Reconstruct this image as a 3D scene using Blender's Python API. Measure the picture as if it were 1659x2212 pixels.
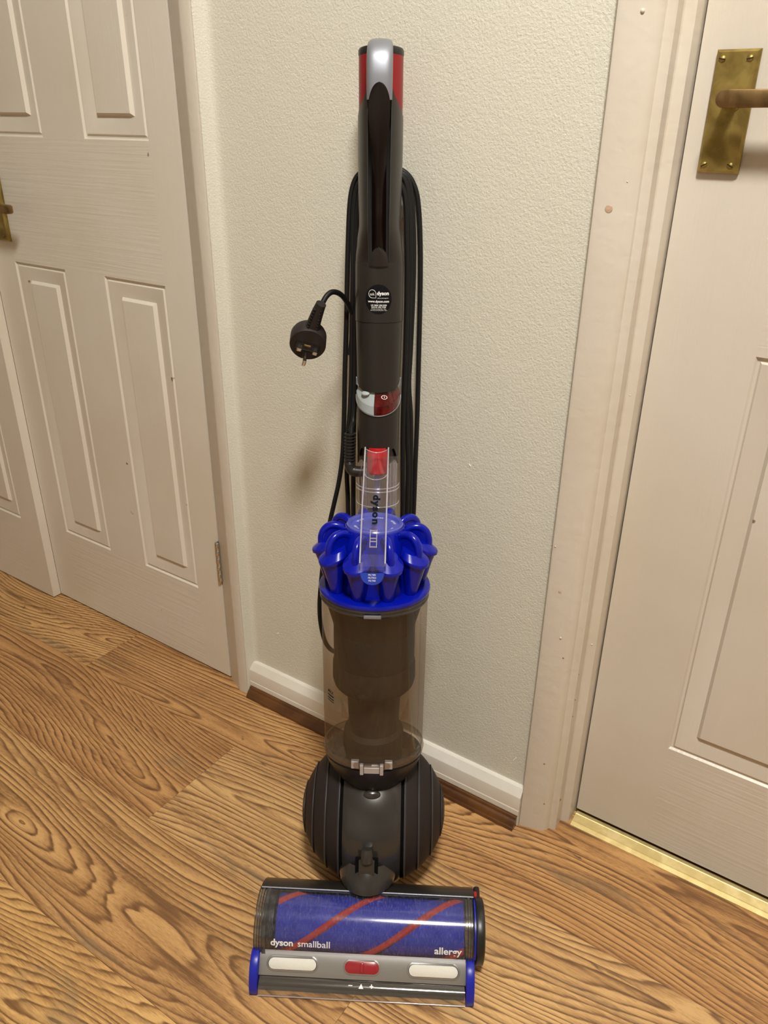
import bpy, bmesh, math, random
from mathutils import Vector, Matrix, noise
PI = math.pi
random.seed(4)
for _o in list(bpy.data.objects): bpy.data.objects.remove(_o)
SC = bpy.context.scene
COL = SC.collection

# ------------------------------------------------------------------ camera
# room axes: X runs along the hall wall, Y goes into that wall, Z is up
FPX, PX, PY = 1705.0, 829.5, 1106.0
def _dir(u, v): return Vector((u - PX, v - PY, FPX)).normalized()
dn = _dir(790, 4535)
ax_ = -_dir(-2010, 225); ax_ = (ax_ - dn * ax_.dot(dn)).normalized()
up_ = -dn; ay_ = up_.cross(ax_)
right = Vector((ax_[0], ay_[0], up_[0])); down = Vector((ax_[1], ay_[1], up_[1])); fwd = Vector((ax_[2], ay_[2], up_[2]))
cam = bpy.data.cameras.new('camera'); camo = bpy.data.objects.new('camera', cam); COL.objects.link(camo)
cam.sensor_fit = 'HORIZONTAL'; cam.sensor_width = 36; cam.lens = 36 * FPX / 1659; cam.clip_start = 0.02
m = Matrix((right, -down, -fwd)).transposed().to_4x4(); m.translation = Vector((0, 0, 0.99))
camo.matrix_world = m
SC.camera = camo
# ------------------------------------------------------------------ light and exposure
LAMP = (0.14, -0.06, 2.30); LAMP_POWER = 52.0
SC.view_settings.view_transform = 'Standard'; SC.view_settings.look = 'None'
SC.view_settings.gamma = 1.0; SC.view_settings.use_curve_mapping = False
SC.view_settings.exposure = 0.0
cy_ = SC.cycles
cy_.max_bounces = 7; cy_.use_light_tree = False; cy_.diffuse_bounces = 4; cy_.glossy_bounces = 3; cy_.transmission_bounces = 2; cy_.transparent_max_bounces = 20
cy_.caustics_reflective = False; cy_.caustics_refractive = False
w = bpy.data.worlds.new('world'); SC.world = w; w.use_nodes = True
w.node_tree.nodes['Background'].inputs[0].default_value = (1.0, 0.85, 0.68, 1)
w.node_tree.nodes['Background'].inputs[1].default_value = 0.3

# ------------------------------------------------------------------ material helpers
def newmat(name):
    mt = bpy.data.materials.new(name); mt.use_nodes = True
    nt = mt.node_tree; return mt, nt, nt.nodes['Principled BSDF']
def nd(nt, typ, **kw):
    n = nt.nodes.new(typ)
    for k, v in kw.items():
        if k.startswith('i_'):
            n.inputs[k[2:].replace('_', ' ')].default_value = v
        else: setattr(n, k, v)
    return n
def math_n(nt, op, a, b=None, c=None):
    n = nt.nodes.new('ShaderNodeMath'); n.operation = op
    for i, x in enumerate((a, b, c)):
        if x is None: continue
        if isinstance(x, (int, float)): n.inputs[i].default_value = x
        else: nt.links.new(x, n.inputs[i])
    return n.outputs[0]
def plain(name, col, rough=0.4, metal=0.0, coat=0.0, bump=None, spec=0.5, emit=None, vary=None):
    mt, nt, b = newmat(name)
    b.inputs['Base Color'].default_value = (*col, 1); b.inputs['Roughness'].default_value = rough
    b.inputs['Metallic'].default_value = metal; b.inputs['Coat Weight'].default_value = coat
    b.inputs['Coat Roughness'].default_value = 0.05
    b.inputs['Specular IOR Level'].default_value = spec
    tc = nd(nt, 'ShaderNodeTexCoord')
    if emit:
        b.inputs['Emission Color'].default_value = (*emit[0], 1); b.inputs['Emission Strength'].default_value = emit[1]
    sc = bump[0] if bump else 60.0
    n = nd(nt, 'ShaderNodeTexNoise'); n.inputs['Scale'].default_value = sc; n.inputs['Detail'].default_value = 4
    nt.links.new(tc.outputs['Object'], n.inputs['Vector'])
    if bump:
        bp = nd(nt, 'ShaderNodeBump'); bp.inputs['Strength'].default_value = bump[1]; bp.inputs['Distance'].default_value = bump[2]
        nt.links.new(n.outputs['Fac'], bp.inputs['Height']); nt.links.new(bp.outputs[0], b.inputs['Normal'])
    if vary:
        n2 = nd(nt, 'ShaderNodeTexNoise'); n2.inputs['Scale'].default_value = vary[1]; n2.inputs['Detail'].default_value = 6
        nt.links.new(tc.outputs['Object'], n2.inputs['Vector'])
        r = nd(nt, 'ShaderNodeValToRGB'); r.color_ramp.elements[0].position = 0.35; r.color_ramp.elements[1].position = 0.65
        r.color_ramp.elements[0].color = (*vary[0], 1); r.color_ramp.elements[1].color = (*col, 1)
        nt.links.new(n2.outputs['Fac'], r.inputs[0]); nt.links.new(r.outputs[0], b.inputs['Base Color'])
    return mt
def clear(name, tint, gloss=0.06, rough=0.03, haze=0.0, hazecol=(.8, .8, .8), graze=.2, scratch=0.0):
    """thin clear plastic: tinted see-through sheet with a fresnel reflection"""
    mt = bpy.data.materials.new(name); mt.use_nodes = True; nt = mt.node_tree; nt.nodes.clear()
    out = nd(nt, 'ShaderNodeOutputMaterial'); tr = nd(nt, 'ShaderNodeBsdfTransparent'); gl = nd(nt, 'ShaderNodeBsdfGlossy')
    df = nd(nt, 'ShaderNodeBsdfDiffuse'); df.inputs[0].default_value = (*hazecol, 1)
    tr.inputs[0].default_value = (*tint, 1); gl.inputs['Roughness'].default_value = rough
    fr = nd(nt, 'ShaderNodeFresnel'); fr.inputs[0].default_value = 1.5
    geo = nd(nt, 'ShaderNodeNewGeometry')
    m0 = nd(nt, 'ShaderNodeMixShader'); m0.inputs[0].default_value = haze
    nt.links.new(tr.outputs[0], m0.inputs[1]); nt.links.new(df.outputs[0], m0.inputs[2])
    m1 = nd(nt, 'ShaderNodeMixShader')
    if scratch:    # fine scuffs and dust on the outside
        tc = nd(nt, 'ShaderNodeTexCoord'); mp = nd(nt, 'ShaderNodeMapping'); mp.inputs['Scale'].default_value = (1500, 160, 160); nt.links.new(tc.outputs['Object'], mp.inputs[0])
        n = nd(nt, 'ShaderNodeTexNoise'); n.inputs['Scale'].default_value = 1; n.inputs['Detail'].default_value = 4; nt.links.new(mp.outputs[0], n.inputs['Vector'])
        r = nd(nt, 'ShaderNodeValToRGB'); r.color_ramp.elements[0].position = .52; r.color_ramp.elements[1].position = .74; nt.links.new(n.outputs['Fac'], r.inputs[0])
        nt.links.new(math_n(nt, 'ADD', math_n(nt, 'MULTIPLY', r.outputs[0], scratch), haze), m0.inputs[0])
    # the same fresnel from either face of the sheet
    lw = nd(nt, 'ShaderNodeLayerWeight'); lw.inputs[0].default_value = 0.35
    f = math_n(nt, 'MULTIPLY', lw.outputs['Facing'], graze); f = math_n(nt, 'ADD', f, gloss)
    nt.links.new(f, m1.inputs[0]); nt.links.new(m0.outputs[0], m1.inputs[1]); nt.links.new(gl.outputs[0], m1.inputs[2])
    nt.links.new(m1.outputs[0], out.inputs[0])
    nt.nodes.remove(fr); nt.nodes.remove(geo)
    return mt

def mat_wall():
    mt, nt, b = newmat('cream_wall_paint'); L = nt.links.new
    b.inputs['Roughness'].default_value = 0.55
    tc = nd(nt, 'ShaderNodeTexCoord')
    n0 = nd(nt, 'ShaderNodeTexNoise', i_Scale=1.3, i_Detail=3); L(tc.outputs['Object'], n0.inputs['Vector'])
    r = nd(nt, 'ShaderNodeValToRGB'); r.color_ramp.elements[0].position = .3; r.color_ramp.elements[1].position = .7
    r.color_ramp.elements[0].color = (.665, .645, .555, 1); r.color_ramp.elements[1].color = (.715, .685, .60, 1)
    L(n0.outputs['Fac'], r.inputs[0]); L(r.outputs[0], b.inputs['Base Color'])
    n1 = nd(nt, 'ShaderNodeTexNoise', i_Scale=380, i_Detail=2, i_Roughness=.55, i_Distortion=.35); L(tc.outputs['Object'], n1.inputs['Vector'])
    n2 = nd(nt, 'ShaderNodeTexNoise', i_Scale=28, i_Detail=2); L(tc.outputs['Object'], n2.inputs['Vector'])
    h = math_n(nt, 'MULTIPLY', n2.outputs['Fac'], .6); h = math_n(nt, 'ADD', h, n1.outputs['Fac'])
    bp = nd(nt, 'ShaderNodeBump', i_Strength=.6, i_Distance=.0013); L(h, bp.inputs['Height']); L(bp.outputs[0], b.inputs['Normal'])
    return mt
def mat_door(name, col, sx, sz, strength=0.25, marks=True):
    """gloss paint over embossed grain; sx, sz stretch the grain"""
    mt, nt, b = newmat(name); L = nt.links.new
    b.inputs['Roughness'].default_value = 0.36
    tc = nd(nt, 'ShaderNodeTexCoord'); mp = nd(nt, 'ShaderNodeMapping'); mp.inputs['Scale'].default_value = (sx, 1, sz)
    L(tc.outputs['Object'], mp.inputs[0])
    n = nd(nt, 'ShaderNodeTexNoise', i_Scale=1.0, i_Detail=2.5, i_Distortion=.25); L(mp.outputs[0], n.inputs['Vector'])
    bp = nd(nt, 'ShaderNodeBump', i_Strength=strength, i_Distance=.0012); L(n.outputs['Fac'], bp.inputs['Height']); L(bp.outputs[0], b.inputs['Normal'])
    n2 = nd(nt, 'ShaderNodeTexNoise', i_Scale=5, i_Detail=5); L(tc.outputs['Object'], n2.inputs['Vector'])
    r = nd(nt, 'ShaderNodeValToRGB'); e = r.color_ramp.elements
    e[0].position = .32; e[1].position = .6; e[0].color = (col[0] * .95, col[1] * .93, col[2] * .9, 1); e[1].color = (*col, 1)
    L(n2.outputs['Fac'], r.inputs[0])
    src = r.outputs[0]
    if marks:   # small scuffs of their own
        n3 = nd(nt, 'ShaderNodeTexNoise', i_Scale=38, i_Detail=2); L(tc.outputs['Object'], n3.inputs['Vector'])
        rr = nd(nt, 'ShaderNodeValToRGB'); rr.color_ramp.elements[0].position = .765; rr.color_ramp.elements[1].position = .79
        L(n3.outputs['Fac'], rr.inputs[0])
        mx = nd(nt, 'ShaderNodeMix', data_type='RGBA'); mx.inputs[7].default_value = (.22, .16, .12, 1)
        L(rr.outputs[0], mx.inputs[0]); L(src, mx.inputs[6]); src = mx.outputs[2]
    L(src, b.inputs['Base Color'])
    return mt
def mat_floor():
    mt, nt, b = newmat('oak_laminate'); L = nt.links.new
    tc = nd(nt, 'ShaderNodeTexCoord'); oi = nd(nt, 'ShaderNodeObjectInfo')
    sep = nd(nt, 'ShaderNodeSeparateXYZ'); L(tc.outputs['Object'], sep.inputs[0])
    X, Y = sep.outputs[0], sep.outputs[1]; RND = oi.outputs['Alpha']
    seed = math_n(nt, 'MULTIPLY', RND, 37.0)
    def nz(sx, sy, det=2, dist=0.0, add=0.0, rough=.5):
        c = nd(nt, 'ShaderNodeCombineXYZ'); L(math_n(nt, 'MULTIPLY', X, sx), c.inputs[0]); L(math_n(nt, 'MULTIPLY', Y, sy), c.inputs[1])
        L(math_n(nt, 'ADD', seed, add), c.inputs[2])
        n = nd(nt, 'ShaderNodeTexNoise', i_Scale=1.0, i_Detail=det, i_Distortion=dist, i_Roughness=rough); L(c.outputs[0], n.inputs['Vector']); return n.outputs['Fac']
    # distance of the cut from the heart of the tree: varies along the plank -> cathedrals
    d = math_n(nt, 'SUBTRACT', nz(1.25, 5.0, 2, .0, 3.0), .5); d = math_n(nt, 'MULTIPLY', d, .20)
    yo = math_n(nt, 'MULTIPLY', math_n(nt, 'SUBTRACT', nz(.7, .01, 1, 0, 9.0), .5), .62)
    yo2 = math_n(nt, 'MULTIPLY', math_n(nt, 'SUBTRACT', nz(3.0, 14.0, 3, 0, 5.0), .5), .020)
    yy = math_n(nt, 'ADD', math_n(nt, 'ADD', Y, yo), yo2)
    r = math_n(nt, 'SQRT', math_n(nt, 'ADD', math_n(nt, 'MULTIPLY', yy, yy), math_n(nt, 'MULTIPLY', d, d)))
    warp = math_n(nt, 'MULTIPLY', nz(6, 70, 3, 0, 1.0), .0060)
    r = math_n(nt, 'ADD', r, warp)
    ph = math_n(nt, 'MULTIPLY', r, 118.0)
    ph = math_n(nt, 'ADD', ph, math_n(nt, 'MULTIPLY', nz(.9, 16, 2, 0, 12.0), 4.5))
    saw = math_n(nt, 'FRACT', ph)
    ring = nd(nt, 'ShaderNodeValToRGB'); cr = ring.color_ramp; cr.interpolation = 'EASE'
    cr.elements[0].position = 0; cr.elements[0].color = (1, 1, 1, 1); cr.elements[1].position = 1; cr.elements[1].color = (.9, .9, .9, 1)
    e = cr.elements.new(.10); e.color = (1, 1, 1, 1)
    e = cr.elements.new(.55); e.color = (.55, .55, .55, 1)
    e = cr.elements.new(.84); e.color = (.0, .0, .0, 1)
    L(saw, ring.inputs[0])
    # pores and dashes along the grain break the rings up
    dash0 = nz(110, 1300, 2, 0, 2.0); dash = math_n(nt, 'SUBTRACT', dash0, .5)
    pat = nz(5.0, 26.0, 3, .2, 7.0)
    streak = math_n(nt, 'MULTIPLY', math_n(nt, 'SUBTRACT', nz(1.8, 170, 4, .1, 20.0, .65), .5), 1.0)
    amp = math_n(nt, 'ADD', math_n(nt, 'MULTIPLY', pat, 1.5), -.18)
    v = math_n(nt, 'MULTIPLY', math_n(nt, 'SUBTRACT', ring.outputs[0], .5), amp)
    v = math_n(nt, 'MULTIPLY', v, math_n(nt, 'ADD', math_n(nt, 'MULTIPLY', dash, 2.2), 1.0))
    v = math_n(nt, 'ADD', math_n(nt, 'ADD', v, math_n(nt, 'MULTIPLY', dash, .65)), streak)
    v = math_n(nt, 'ADD', v, math_n(nt, 'MULTIPLY', math_n(nt, 'SUBTRACT', pat, .5), .5))
    v = math_n(nt, 'ADD', v, .56)
    cr2 = nd(nt, 'ShaderNodeValToRGB'); c = cr2.color_ramp
    c.elements[0].position = .05; c.elements[0].color = (.105, .050, .022, 1)
    c.elements[1].position = 1.0; c.elements[1].color = (.60, .39, .185, 1)
    q = c.elements.new(.36); q.color = (.225, .122, .056, 1)
    q = c.elements.new(.60); q.color = (.43, .255, .115, 1)
    L(v, cr2.inputs[0])
    # three printed strips per board differ in tone, and each board differs
    strip = math_n(nt, 'FLOOR', math_n(nt, 'DIVIDE', math_n(nt, 'ADD', Y, .0965), .0644))
    wn = nd(nt, 'ShaderNodeTexWhiteNoise', noise_dimensions='2D'); cc = nd(nt, 'ShaderNodeCombineXYZ'); L(strip, cc.inputs[0]); L(seed, cc.inputs[1]); L(cc.outputs[0], wn.inputs[0])
    tone = nd(nt, 'ShaderNodeValToRGB'); t = tone.color_ramp
    t.elements[0].position = 0; t.elements[0].color = (.86, .76, .66, 1); t.elements[1].position = 1; t.elements[1].color = (1.14, 1.12, 1.02, 1)
    q = t.elements.new(.5); q.color = (1.0, .94, .86, 1)
    tv = math_n(nt, 'ADD', math_n(nt, 'MULTIPLY', wn.outputs['Value'], .22), math_n(nt, 'MULTIPLY', nz(1.4, 9.0, 2, 0, 31.0), 1.1)); tv = math_n(nt, 'SUBTRACT', tv, .16)
    L(tv, tone.inputs[0])
    mx = nd(nt, 'ShaderNodeMix', data_type='RGBA', blend_type='MULTIPLY'); mx.inputs[0].default_value = 1
    L(cr2.outputs[0], mx.inputs[6]); L(tone.outputs[0], mx.inputs[7])
    mo = nd(nt, 'ShaderNodeMix', data_type='RGBA', blend_type='MULTIPLY'); mo.inputs[0].default_value = 1
    L(mx.outputs[2], mo.inputs[6]); L(oi.outputs['Color'], mo.inputs[7]); mx = mo
    # greyish-brown mineral stains and dark knots
    kn = nz(16, 48, 3, .8, 40.0); kr = nd(nt, 'ShaderNodeValToRGB'); kr.color_ramp.elements[0].position = .70; kr.color_ramp.elements[1].position = .76
    L(kn, kr.inputs[0])
    m2 = nd(nt, 'ShaderNodeMix', data_type='RGBA'); m2.inputs[7].default_value = (.070, .040, .026, 1)
    L(math_n(nt, 'MULTIPLY', kr.outputs[0], .8), m2.inputs[0]); L(mx.outputs[2], m2.inputs[6])
    st = nz(5, 22, 3, 1.0, 60.0); sr = nd(nt, 'ShaderNodeValToRGB'); sr.color_ramp.elements[0].position = .60; sr.color_ramp.elements[1].position = .74
    L(st, sr.inputs[0])
    m3 = nd(nt, 'ShaderNodeMix', data_type='RGBA'); m3.inputs[7].default_value = (.17, .125, .075, 1)
    L(math_n(nt, 'MULTIPLY', sr.outputs[0], .55), m3.inputs[0]); L(m2.outputs[2], m3.inputs[6])
    L(m3.outputs[2], b.inputs['Base Color'])
    b.inputs['Roughness'].default_value = .42
    return mt
def mat_brass(name, c1, c2, rough, metal=1.0):
    mt, nt, b = newmat(name); L = nt.links.new
    b.inputs['Metallic'].default_value = metal; b.inputs['Roughness'].default_value = rough
    tc = nd(nt, 'ShaderNodeTexCoord'); n = nd(nt, 'ShaderNodeTexNoise', i_Scale=45, i_Detail=5, i_Distortion=.4); L(tc.outputs['Object'], n.inputs['Vector'])
    r = nd(nt, 'ShaderNodeValToRGB'); r.color_ramp.elements[0].position = .38; r.color_ramp.elements[1].position = .62
    r.color_ramp.elements[0].color = (*c1, 1); r.color_ramp.elements[1].color = (*c2, 1)
    L(n.outputs['Fac'], r.inputs[0]); L(r.outputs[0], b.inputs['Base Color'])
    bp = nd(nt, 'ShaderNodeBump', i_Strength=.3, i_Distance=.0003); L(n.outputs['Fac'], bp.inputs['Height']); L(bp.outputs[0], b.inputs['Normal'])
    return mt

M = {}
M['wall'] = mat_wall()
DC = (.665, .610, .535)
DL = (.735, .680, .600)  # paler paint on the left doors, lifted to put missing light into its colour
M['door_v'] = mat_door('door_paint_vertical_grain', DC, 260, 5, .22)
M['door_h'] = mat_door('door_paint_level_grain', DC, 5, 190, .40)
M['door_left_v'] = mat_door('left_door_lifted_paint_vertical_grain', DL, 260, 5, .22)
M['door_left_h'] = mat_door('left_door_lifted_paint_level_grain', DL, 5, 190, .45)
M['door_edge'] = mat_door('door_edge_paint', (.76, .70, .61), 90, 90, .2)
M['frame'] = mat_door('frame_paint', (.655, .595, .515), 60, 60, .55)
M['frame_jamb'] = mat_door('jamb_paint', (.66, .57, .455), 60, 60, .5)
M['skirt'] = plain('white_gloss_paint', (.82, .79, .73), .3, bump=(90, .3, .001), vary=((.72, .67, .59), 6))
M['bead'] = plain('mahogany_bead', (.13, .050, .014), .32, coat=.3, bump=(120, .2, .0006), vary=((.075, .028, .010), 22))
M['floor'] = mat_floor()
M['subfloor'] = plain('dark_gap', (.03, .018, .01), .9)
M['ceiling'] = plain('white_ceiling_paint', (.82, .79, .72), .8, bump=(80, .2, .001))
M['brass_old'] = mat_brass('aged_brass', (.27, .195, .062), (.46, .35, .115), .5)
M['brass_lever'] = mat_brass('worn_bronze_lever', (.20, .13, .06), (.40, .26, .12), .4)
M['brass_strip'] = mat_brass('satin_brass_strip', (.68, .54, .24), (.82, .68, .34), .5, .75)
M['steel'] = plain('bright_steel', (.62, .62, .60), .22, 1.0)
M['grey'] = plain('warm_dark_grey_plastic', (.022, .0185, .0165), .36, .15, coat=.08, spec=.4)
M['grey_gloss'] = plain('glossy_dark_grey_plastic', (.040, .037, .034), .24, .3, coat=.3, spec=.4)
M['rubber'] = plain('ball_dark_plastic', (.019, .0135, .0135), .6, spec=.3, bump=(300, .15, .0004))
M['rib'] = plain('ball_rib_grey', (.045, .044, .048), .5, spec=.3)
M['black'] = plain('black_plastic', (.012, .011, .011), .35)
M['gap'] = plain('painted_gap_shade', (.004, .004, .004), .9, spec=.05)  # near-black that paints in the shade of gaps and recesses
M['grip'] = plain('soft_black_brown_grip', (.007, .0035, .003), .28, spec=.3)
M['cable'] = plain('black_cable_rubber', (.006, .0055, .006), .5, spec=.3)
M['silver'] = plain('silver_plastic', (.26, .27, .31), .44, .6, coat=.2)
M['bar'] = plain('brushed_silver_bar', (.36, .35, .34), .34, .7, bump=(200, .1, .0003))
M['red'] = plain('red_tube', (.24, .003, .008), .36)
M['red_switch'] = plain('clear_red_switch', (.10, .001, .003), .12, coat=.6, vary=((.045, .001, .002), 160))
M['red_button'] = plain('red_release_button', (.45, .003, .008), .35)
M['blue'] = plain('cobalt_blue_plastic', (.001, .006, .30), .22, coat=.12, spec=.35)
M['blue_cap'] = plain('blue_end_piece', (.008, .014, .36), .35)
M['filter'] = plain('lilac_blue_filter_lid', (.085, .10, .46), .22, coat=.5)
M['roller'] = plain('blue_brush_pile', (.022, .032, .36), .75, bump=(500, .5, .001), vary=((.010, .018, .30), 60))
M['bristle'] = plain('red_bristle', (.38, .022, .016), .8, bump=(600, .6, .001))
M['pad'] = plain('pale_felt_pad', (.72, .70, .64), .8, bump=(900, .4, .0008))
M['slider'] = plain('crimson_slider', (.30, .012, .022), .3, coat=.4)
M['light_grey'] = plain('pale_blue_grey_button', (.36, .40, .42), .35)
M['shroud'] = plain('dust_shroud', (.026, .020, .016), .6, spec=.2)
M['shroud_mesh'] = plain('shroud_mesh', (.008, .0075, .009), .6, bump=(700, .5, .001))
M['cone'] = plain('inner_cone', (.034, .025, .018), .6, spec=.2)
M['ink_dark'] = plain('dark_print', (.006, .009, .014), .9, spec=.05)
M['ink_white'] = plain('white_print', (.80, .80, .78), .5)
M['sticker'] = plain('black_sticker', (.002, .002, .003), .45, spec=.2, vary=((.004, .004, .007), 300))
M['label_blue'] = plain('blue_printed_label', (.02, .06, .48), .3)
M['bin'] = clear('smoked_bin_plastic', (.80, .75, .71), .035, .03, .012, (.5, .42, .34))
M['bin_base'] = clear('clear_bin_base', (.74, .69, .66), .07, .06, .035, (.6, .52, .46))
M['clear'] = clear('clear_handle_plastic', (.93, .92, .95), .03, .08, .018, (.75, .74, .8))
M['edge_highlight'] = clear('clear_handle_edge_highlight', (.85, .83, .87), .22, .12, .34, (.85, .82, .88))  # milky white painted in for the bright edges of refracting plastic
M['cover'] = clear('scratched_clear_cover', (.86, .86, .90), .05, .10, .02, (.55, .55, .62), .2, .16)
M['cover_smoke'] = clear('smoked_end_ring', (.38, .37, .37), .12, .12, .10, (.25, .24, .24))
M['bumper'] = clear('clear_bumper', (.86, .83, .80), .10, .08, .06, (.7, .65, .6))
M['opal'] = plain('opal_lamp_glass', (.9, .88, .82), .4, emit=((1.0, .975, .90), 1.0))

# ------------------------------------------------------------------ mesh helpers
def finish(name, bm, mat, parent=None, frame=None, smooth=35, weld=False):
    if weld: bmesh.ops.remove_doubles(bm, verts=bm.verts, dist=1e-6)
    if frame is not None: bm.transform(frame)
    me = bpy.data.meshes.new(name); bm.to_mesh(me); bm.free()
    for mt in (mat if isinstance(mat, (list, tuple)) else [mat]): me.materials.append(M[mt] if isinstance(mt, str) else mt)
    if smooth:
        for p in me.polygons: p.use_smooth = True
        me.set_sharp_from_angle(angle=math.radians(smooth))
    o = bpy.data.objects.new(name, me); COL.objects.link(o)
    if parent is not None: o.parent = parent
    return o
def fix(bm): bmesh.ops.recalc_face_normals(bm, faces=bm.faces)
def box(x0, x1, y0, y1, z0, z1, bev=0.0, seg=2, bm=None):
    bm = bm or bmesh.new(); r = bmesh.ops.create_cube(bm, size=1.0); vs = r['verts']
    for v in vs:
        v.co = Vector((x0 + (v.co.x + .5) * (x1 - x0), y0 + (v.co.y + .5) * (y1 - y0), z0 + (v.co.z + .5) * (z1 - z0)))
    if bev: bmesh.ops.bevel(bm, geom=list({e for v in vs for e in v.link_edges}), offset=bev, segments=seg, profile=.5, affect='EDGES')
    return bm
def revolve(prof, n=48, a0=0.0, a1=2 * PI, axis='Z', c=(0, 0, 0), bm=None, cap=False):
    """prof: (radius, height) pairs"""
    bm = bm or bmesh.new(); full = abs(a1 - a0) > 2 * PI - 1e-6; k = n if full else n + 1; rows = []
    for r, h in prof:
        row = []
        for i in range(k):
            a = a0 + (a1 - a0) * i / n; p, q = r * math.sin(a), -r * math.cos(a)
            co = (p, q, h) if axis == 'Z' else ((h, q, p) if axis == 'X' else (p, h, q))
            row.append(bm.verts.new(Vector(co) + Vector(c)))
        rows.append(row)
    for j in range(len(rows) - 1):
        for i in range(n):
            i2 = (i + 1) % k
            bm.faces.new((rows[j][i], rows[j][i2], rows[j + 1][i2], rows[j + 1][i]))
    if cap and full:
        bm.faces.new(rows[0]); bm.faces.new(rows[-1])
    fix(bm); return bm
def surf(f, nu, nv, bm=None, thick=0.0):
    bm = bm or bmesh.new(); g = [[bm.verts.new(f(i / nu, j / nv)) for j in range(nv + 1)] for i in range(nu + 1)]
    fs = [bm.faces.new((g[i][j], g[i + 1][j], g[i + 1][j + 1], g[i][j + 1])) for i in range(nu) for j in range(nv)]
    if thick:
        fix(bm); bmesh.ops.solidify(bm, geom=bm.faces[:], thickness=thick)
    return bm
def loft(rings, bm=None, cap=True):
    bm = bm or bmesh.new(); R = [[bm.verts.new(p) for p in r] for r in rings]; n = len(R[0])
    for j in range(len(R) - 1):
        for i in range(n): bm.faces.new((R[j][i], R[j][(i + 1) % n], R[j + 1][(i + 1) % n], R[j + 1][i]))
    if cap: bm.faces.new(R[0]); bm.faces.new(R[-1])
    fix(bm); return bm
def extrude_poly(pts, axis, a, b, bm=None, bev=0.0):
    """polygon pts (2-D) swept along axis from a to b"""
    def co(p, t):
        return {'X': (t, p[0], p[1]), 'Y': (p[0], t, p[1]), 'Z': (p[0], p[1], t)}[axis]
    bm = bm or bmesh.new(); A = [bm.verts.new(co(p, a)) for p in pts]; B = [bm.verts.new(co(p, b)) for p in pts]; n = len(pts)
    fs = [bm.faces.new(A), bm.faces.new(B)] + [bm.faces.new((A[i], A[(i + 1) % n], B[(i + 1) % n], B[i])) for i in range(n)]
    bmesh.ops.recalc_face_normals(bm, faces=fs)
    if bev:
        bmesh.ops.bevel(bm, geom=[e for f in fs[:2] for e in f.edges], offset=bev, segments=2, profile=.5, affect='EDGES')
    return bm
def catmull(P, n=8):
    P = [Vector(p) for p in P]; Q = [P[0] * 2 - P[1]] + P + [P[-1] * 2 - P[-2]]; out = []
    for i in range(1, len(Q) - 2):
        for k in range(n):
            t = k / n; a, b, c, d = Q[i - 1], Q[i], Q[i + 1], Q[i + 2]
            out.append(.5 * ((2 * b) + (c - a) * t + (2 * a - 5 * b + 4 * c - d) * t * t + (3 * b - a - 3 * c + d) * t ** 3))
    out.append(P[-1]); return out
def tube(P, r, n=10, bm=None, sm=8, rfun=None, sx=1.0):
    P = catmull(P, sm) if sm else [Vector(p) for p in P]
    bm = bm or bmesh.new(); rings = []; nrm = None
    for i, p in enumerate(P):
        t = (P[min(i + 1, len(P) - 1)] - P[max(i - 1, 0)]).normalized()
        if nrm is None:
            nrm = t.orthogonal().normalized()
        nrm = (nrm - t * nrm.dot(t)).normalized(); bi = t.cross(nrm)
        rr = rfun(i / (len(P) - 1)) if rfun else r
        rings.append([bm.verts.new(p + (nrm * math.cos(2 * PI * k / n) + bi * math.sin(2 * PI * k / n) * sx) * rr) for k in range(n)])
    fs = []
    for j in range(len(rings) - 1):
        for k in range(n): fs.append(bm.faces.new((rings[j][k], rings[j][(k + 1) % n], rings[j + 1][(k + 1) % n], rings[j + 1][k])))
    fs += [bm.faces.new(rings[0]), bm.faces.new(rings[-1])]
    bmesh.ops.recalc_face_normals(bm, faces=fs); return bm
def text_bm(body, width=None, height=None, bold=0.0, thick=0.0, cut=0.0, align='CENTER', spacing=1.0):
    """flat lettering as mesh in x,y; scaled to a width or a size"""
    cu = bpy.data.curves.new('t', 'FONT'); cu.body = body; cu.size = 1; cu.align_x = align; cu.align_y = 'CENTER'; cu.resolution_u = 3
    cu.offset = bold; cu.extrude = 0; cu.space_character = spacing
    o = bpy.data.objects.new('t', cu); COL.objects.link(o); bpy.context.view_layer.update()
    dg = bpy.context.evaluated_depsgraph_get(); me = bpy.data.meshes.new_from_object(o.evaluated_get(dg))
    bm = bmesh.new(); bm.from_mesh(me); bpy.data.objects.remove(o); bpy.data.curves.remove(cu); bpy.data.meshes.remove(me)
    xs = [v.co.x for v in bm.verts]; ys = [v.co.y for v in bm.verts]
    s = width / (max(xs) - min(xs)) if width else height
    cx = (max(xs) + min(xs)) / 2; cy = (max(ys) + min(ys)) / 2
    for v in bm.verts: v.co = Vector(((v.co.x - cx) * s, (v.co.y - cy) * s, 0))
    bmesh.ops.triangulate(bm, faces=bm.faces[:])
    if cut: 
        bmesh.ops.subdivide_edges(bm, edges=[e for e in bm.edges if e.calc_length() > cut], cuts=1)
    return bm
def remap(bm, f):
    for v in bm.verts: v.co = f(v.co)
    return bm
def join_bm(dst, src):
    me = bpy.data.meshes.new('j'); src.to_mesh(me); src.free(); dst.from_mesh(me); bpy.data.meshes.remove(me); return dst
def empty(name, loc=(0, 0, 0), rz=0.0, parent=None):
    o = bpy.data.objects.new(name, None); COL.objects.link(o); o.location = loc; o.rotation_euler = (0, 0, rz); o.empty_display_size = .05
    if parent: o.parent = parent
    return o
def tag(o, label=None, cat=None, group=None, kind=None):
    if label: o['label'] = label
    if cat: o['category'] = cat
    if group: o['group'] = group
    if kind: o['kind'] = kind
    return o

# ================================================================== ROOM
WY = .875          # face of the hall wall
CZ = 2.38
XL, XR, YF = -3.0, 2.6, -2.2
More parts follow.
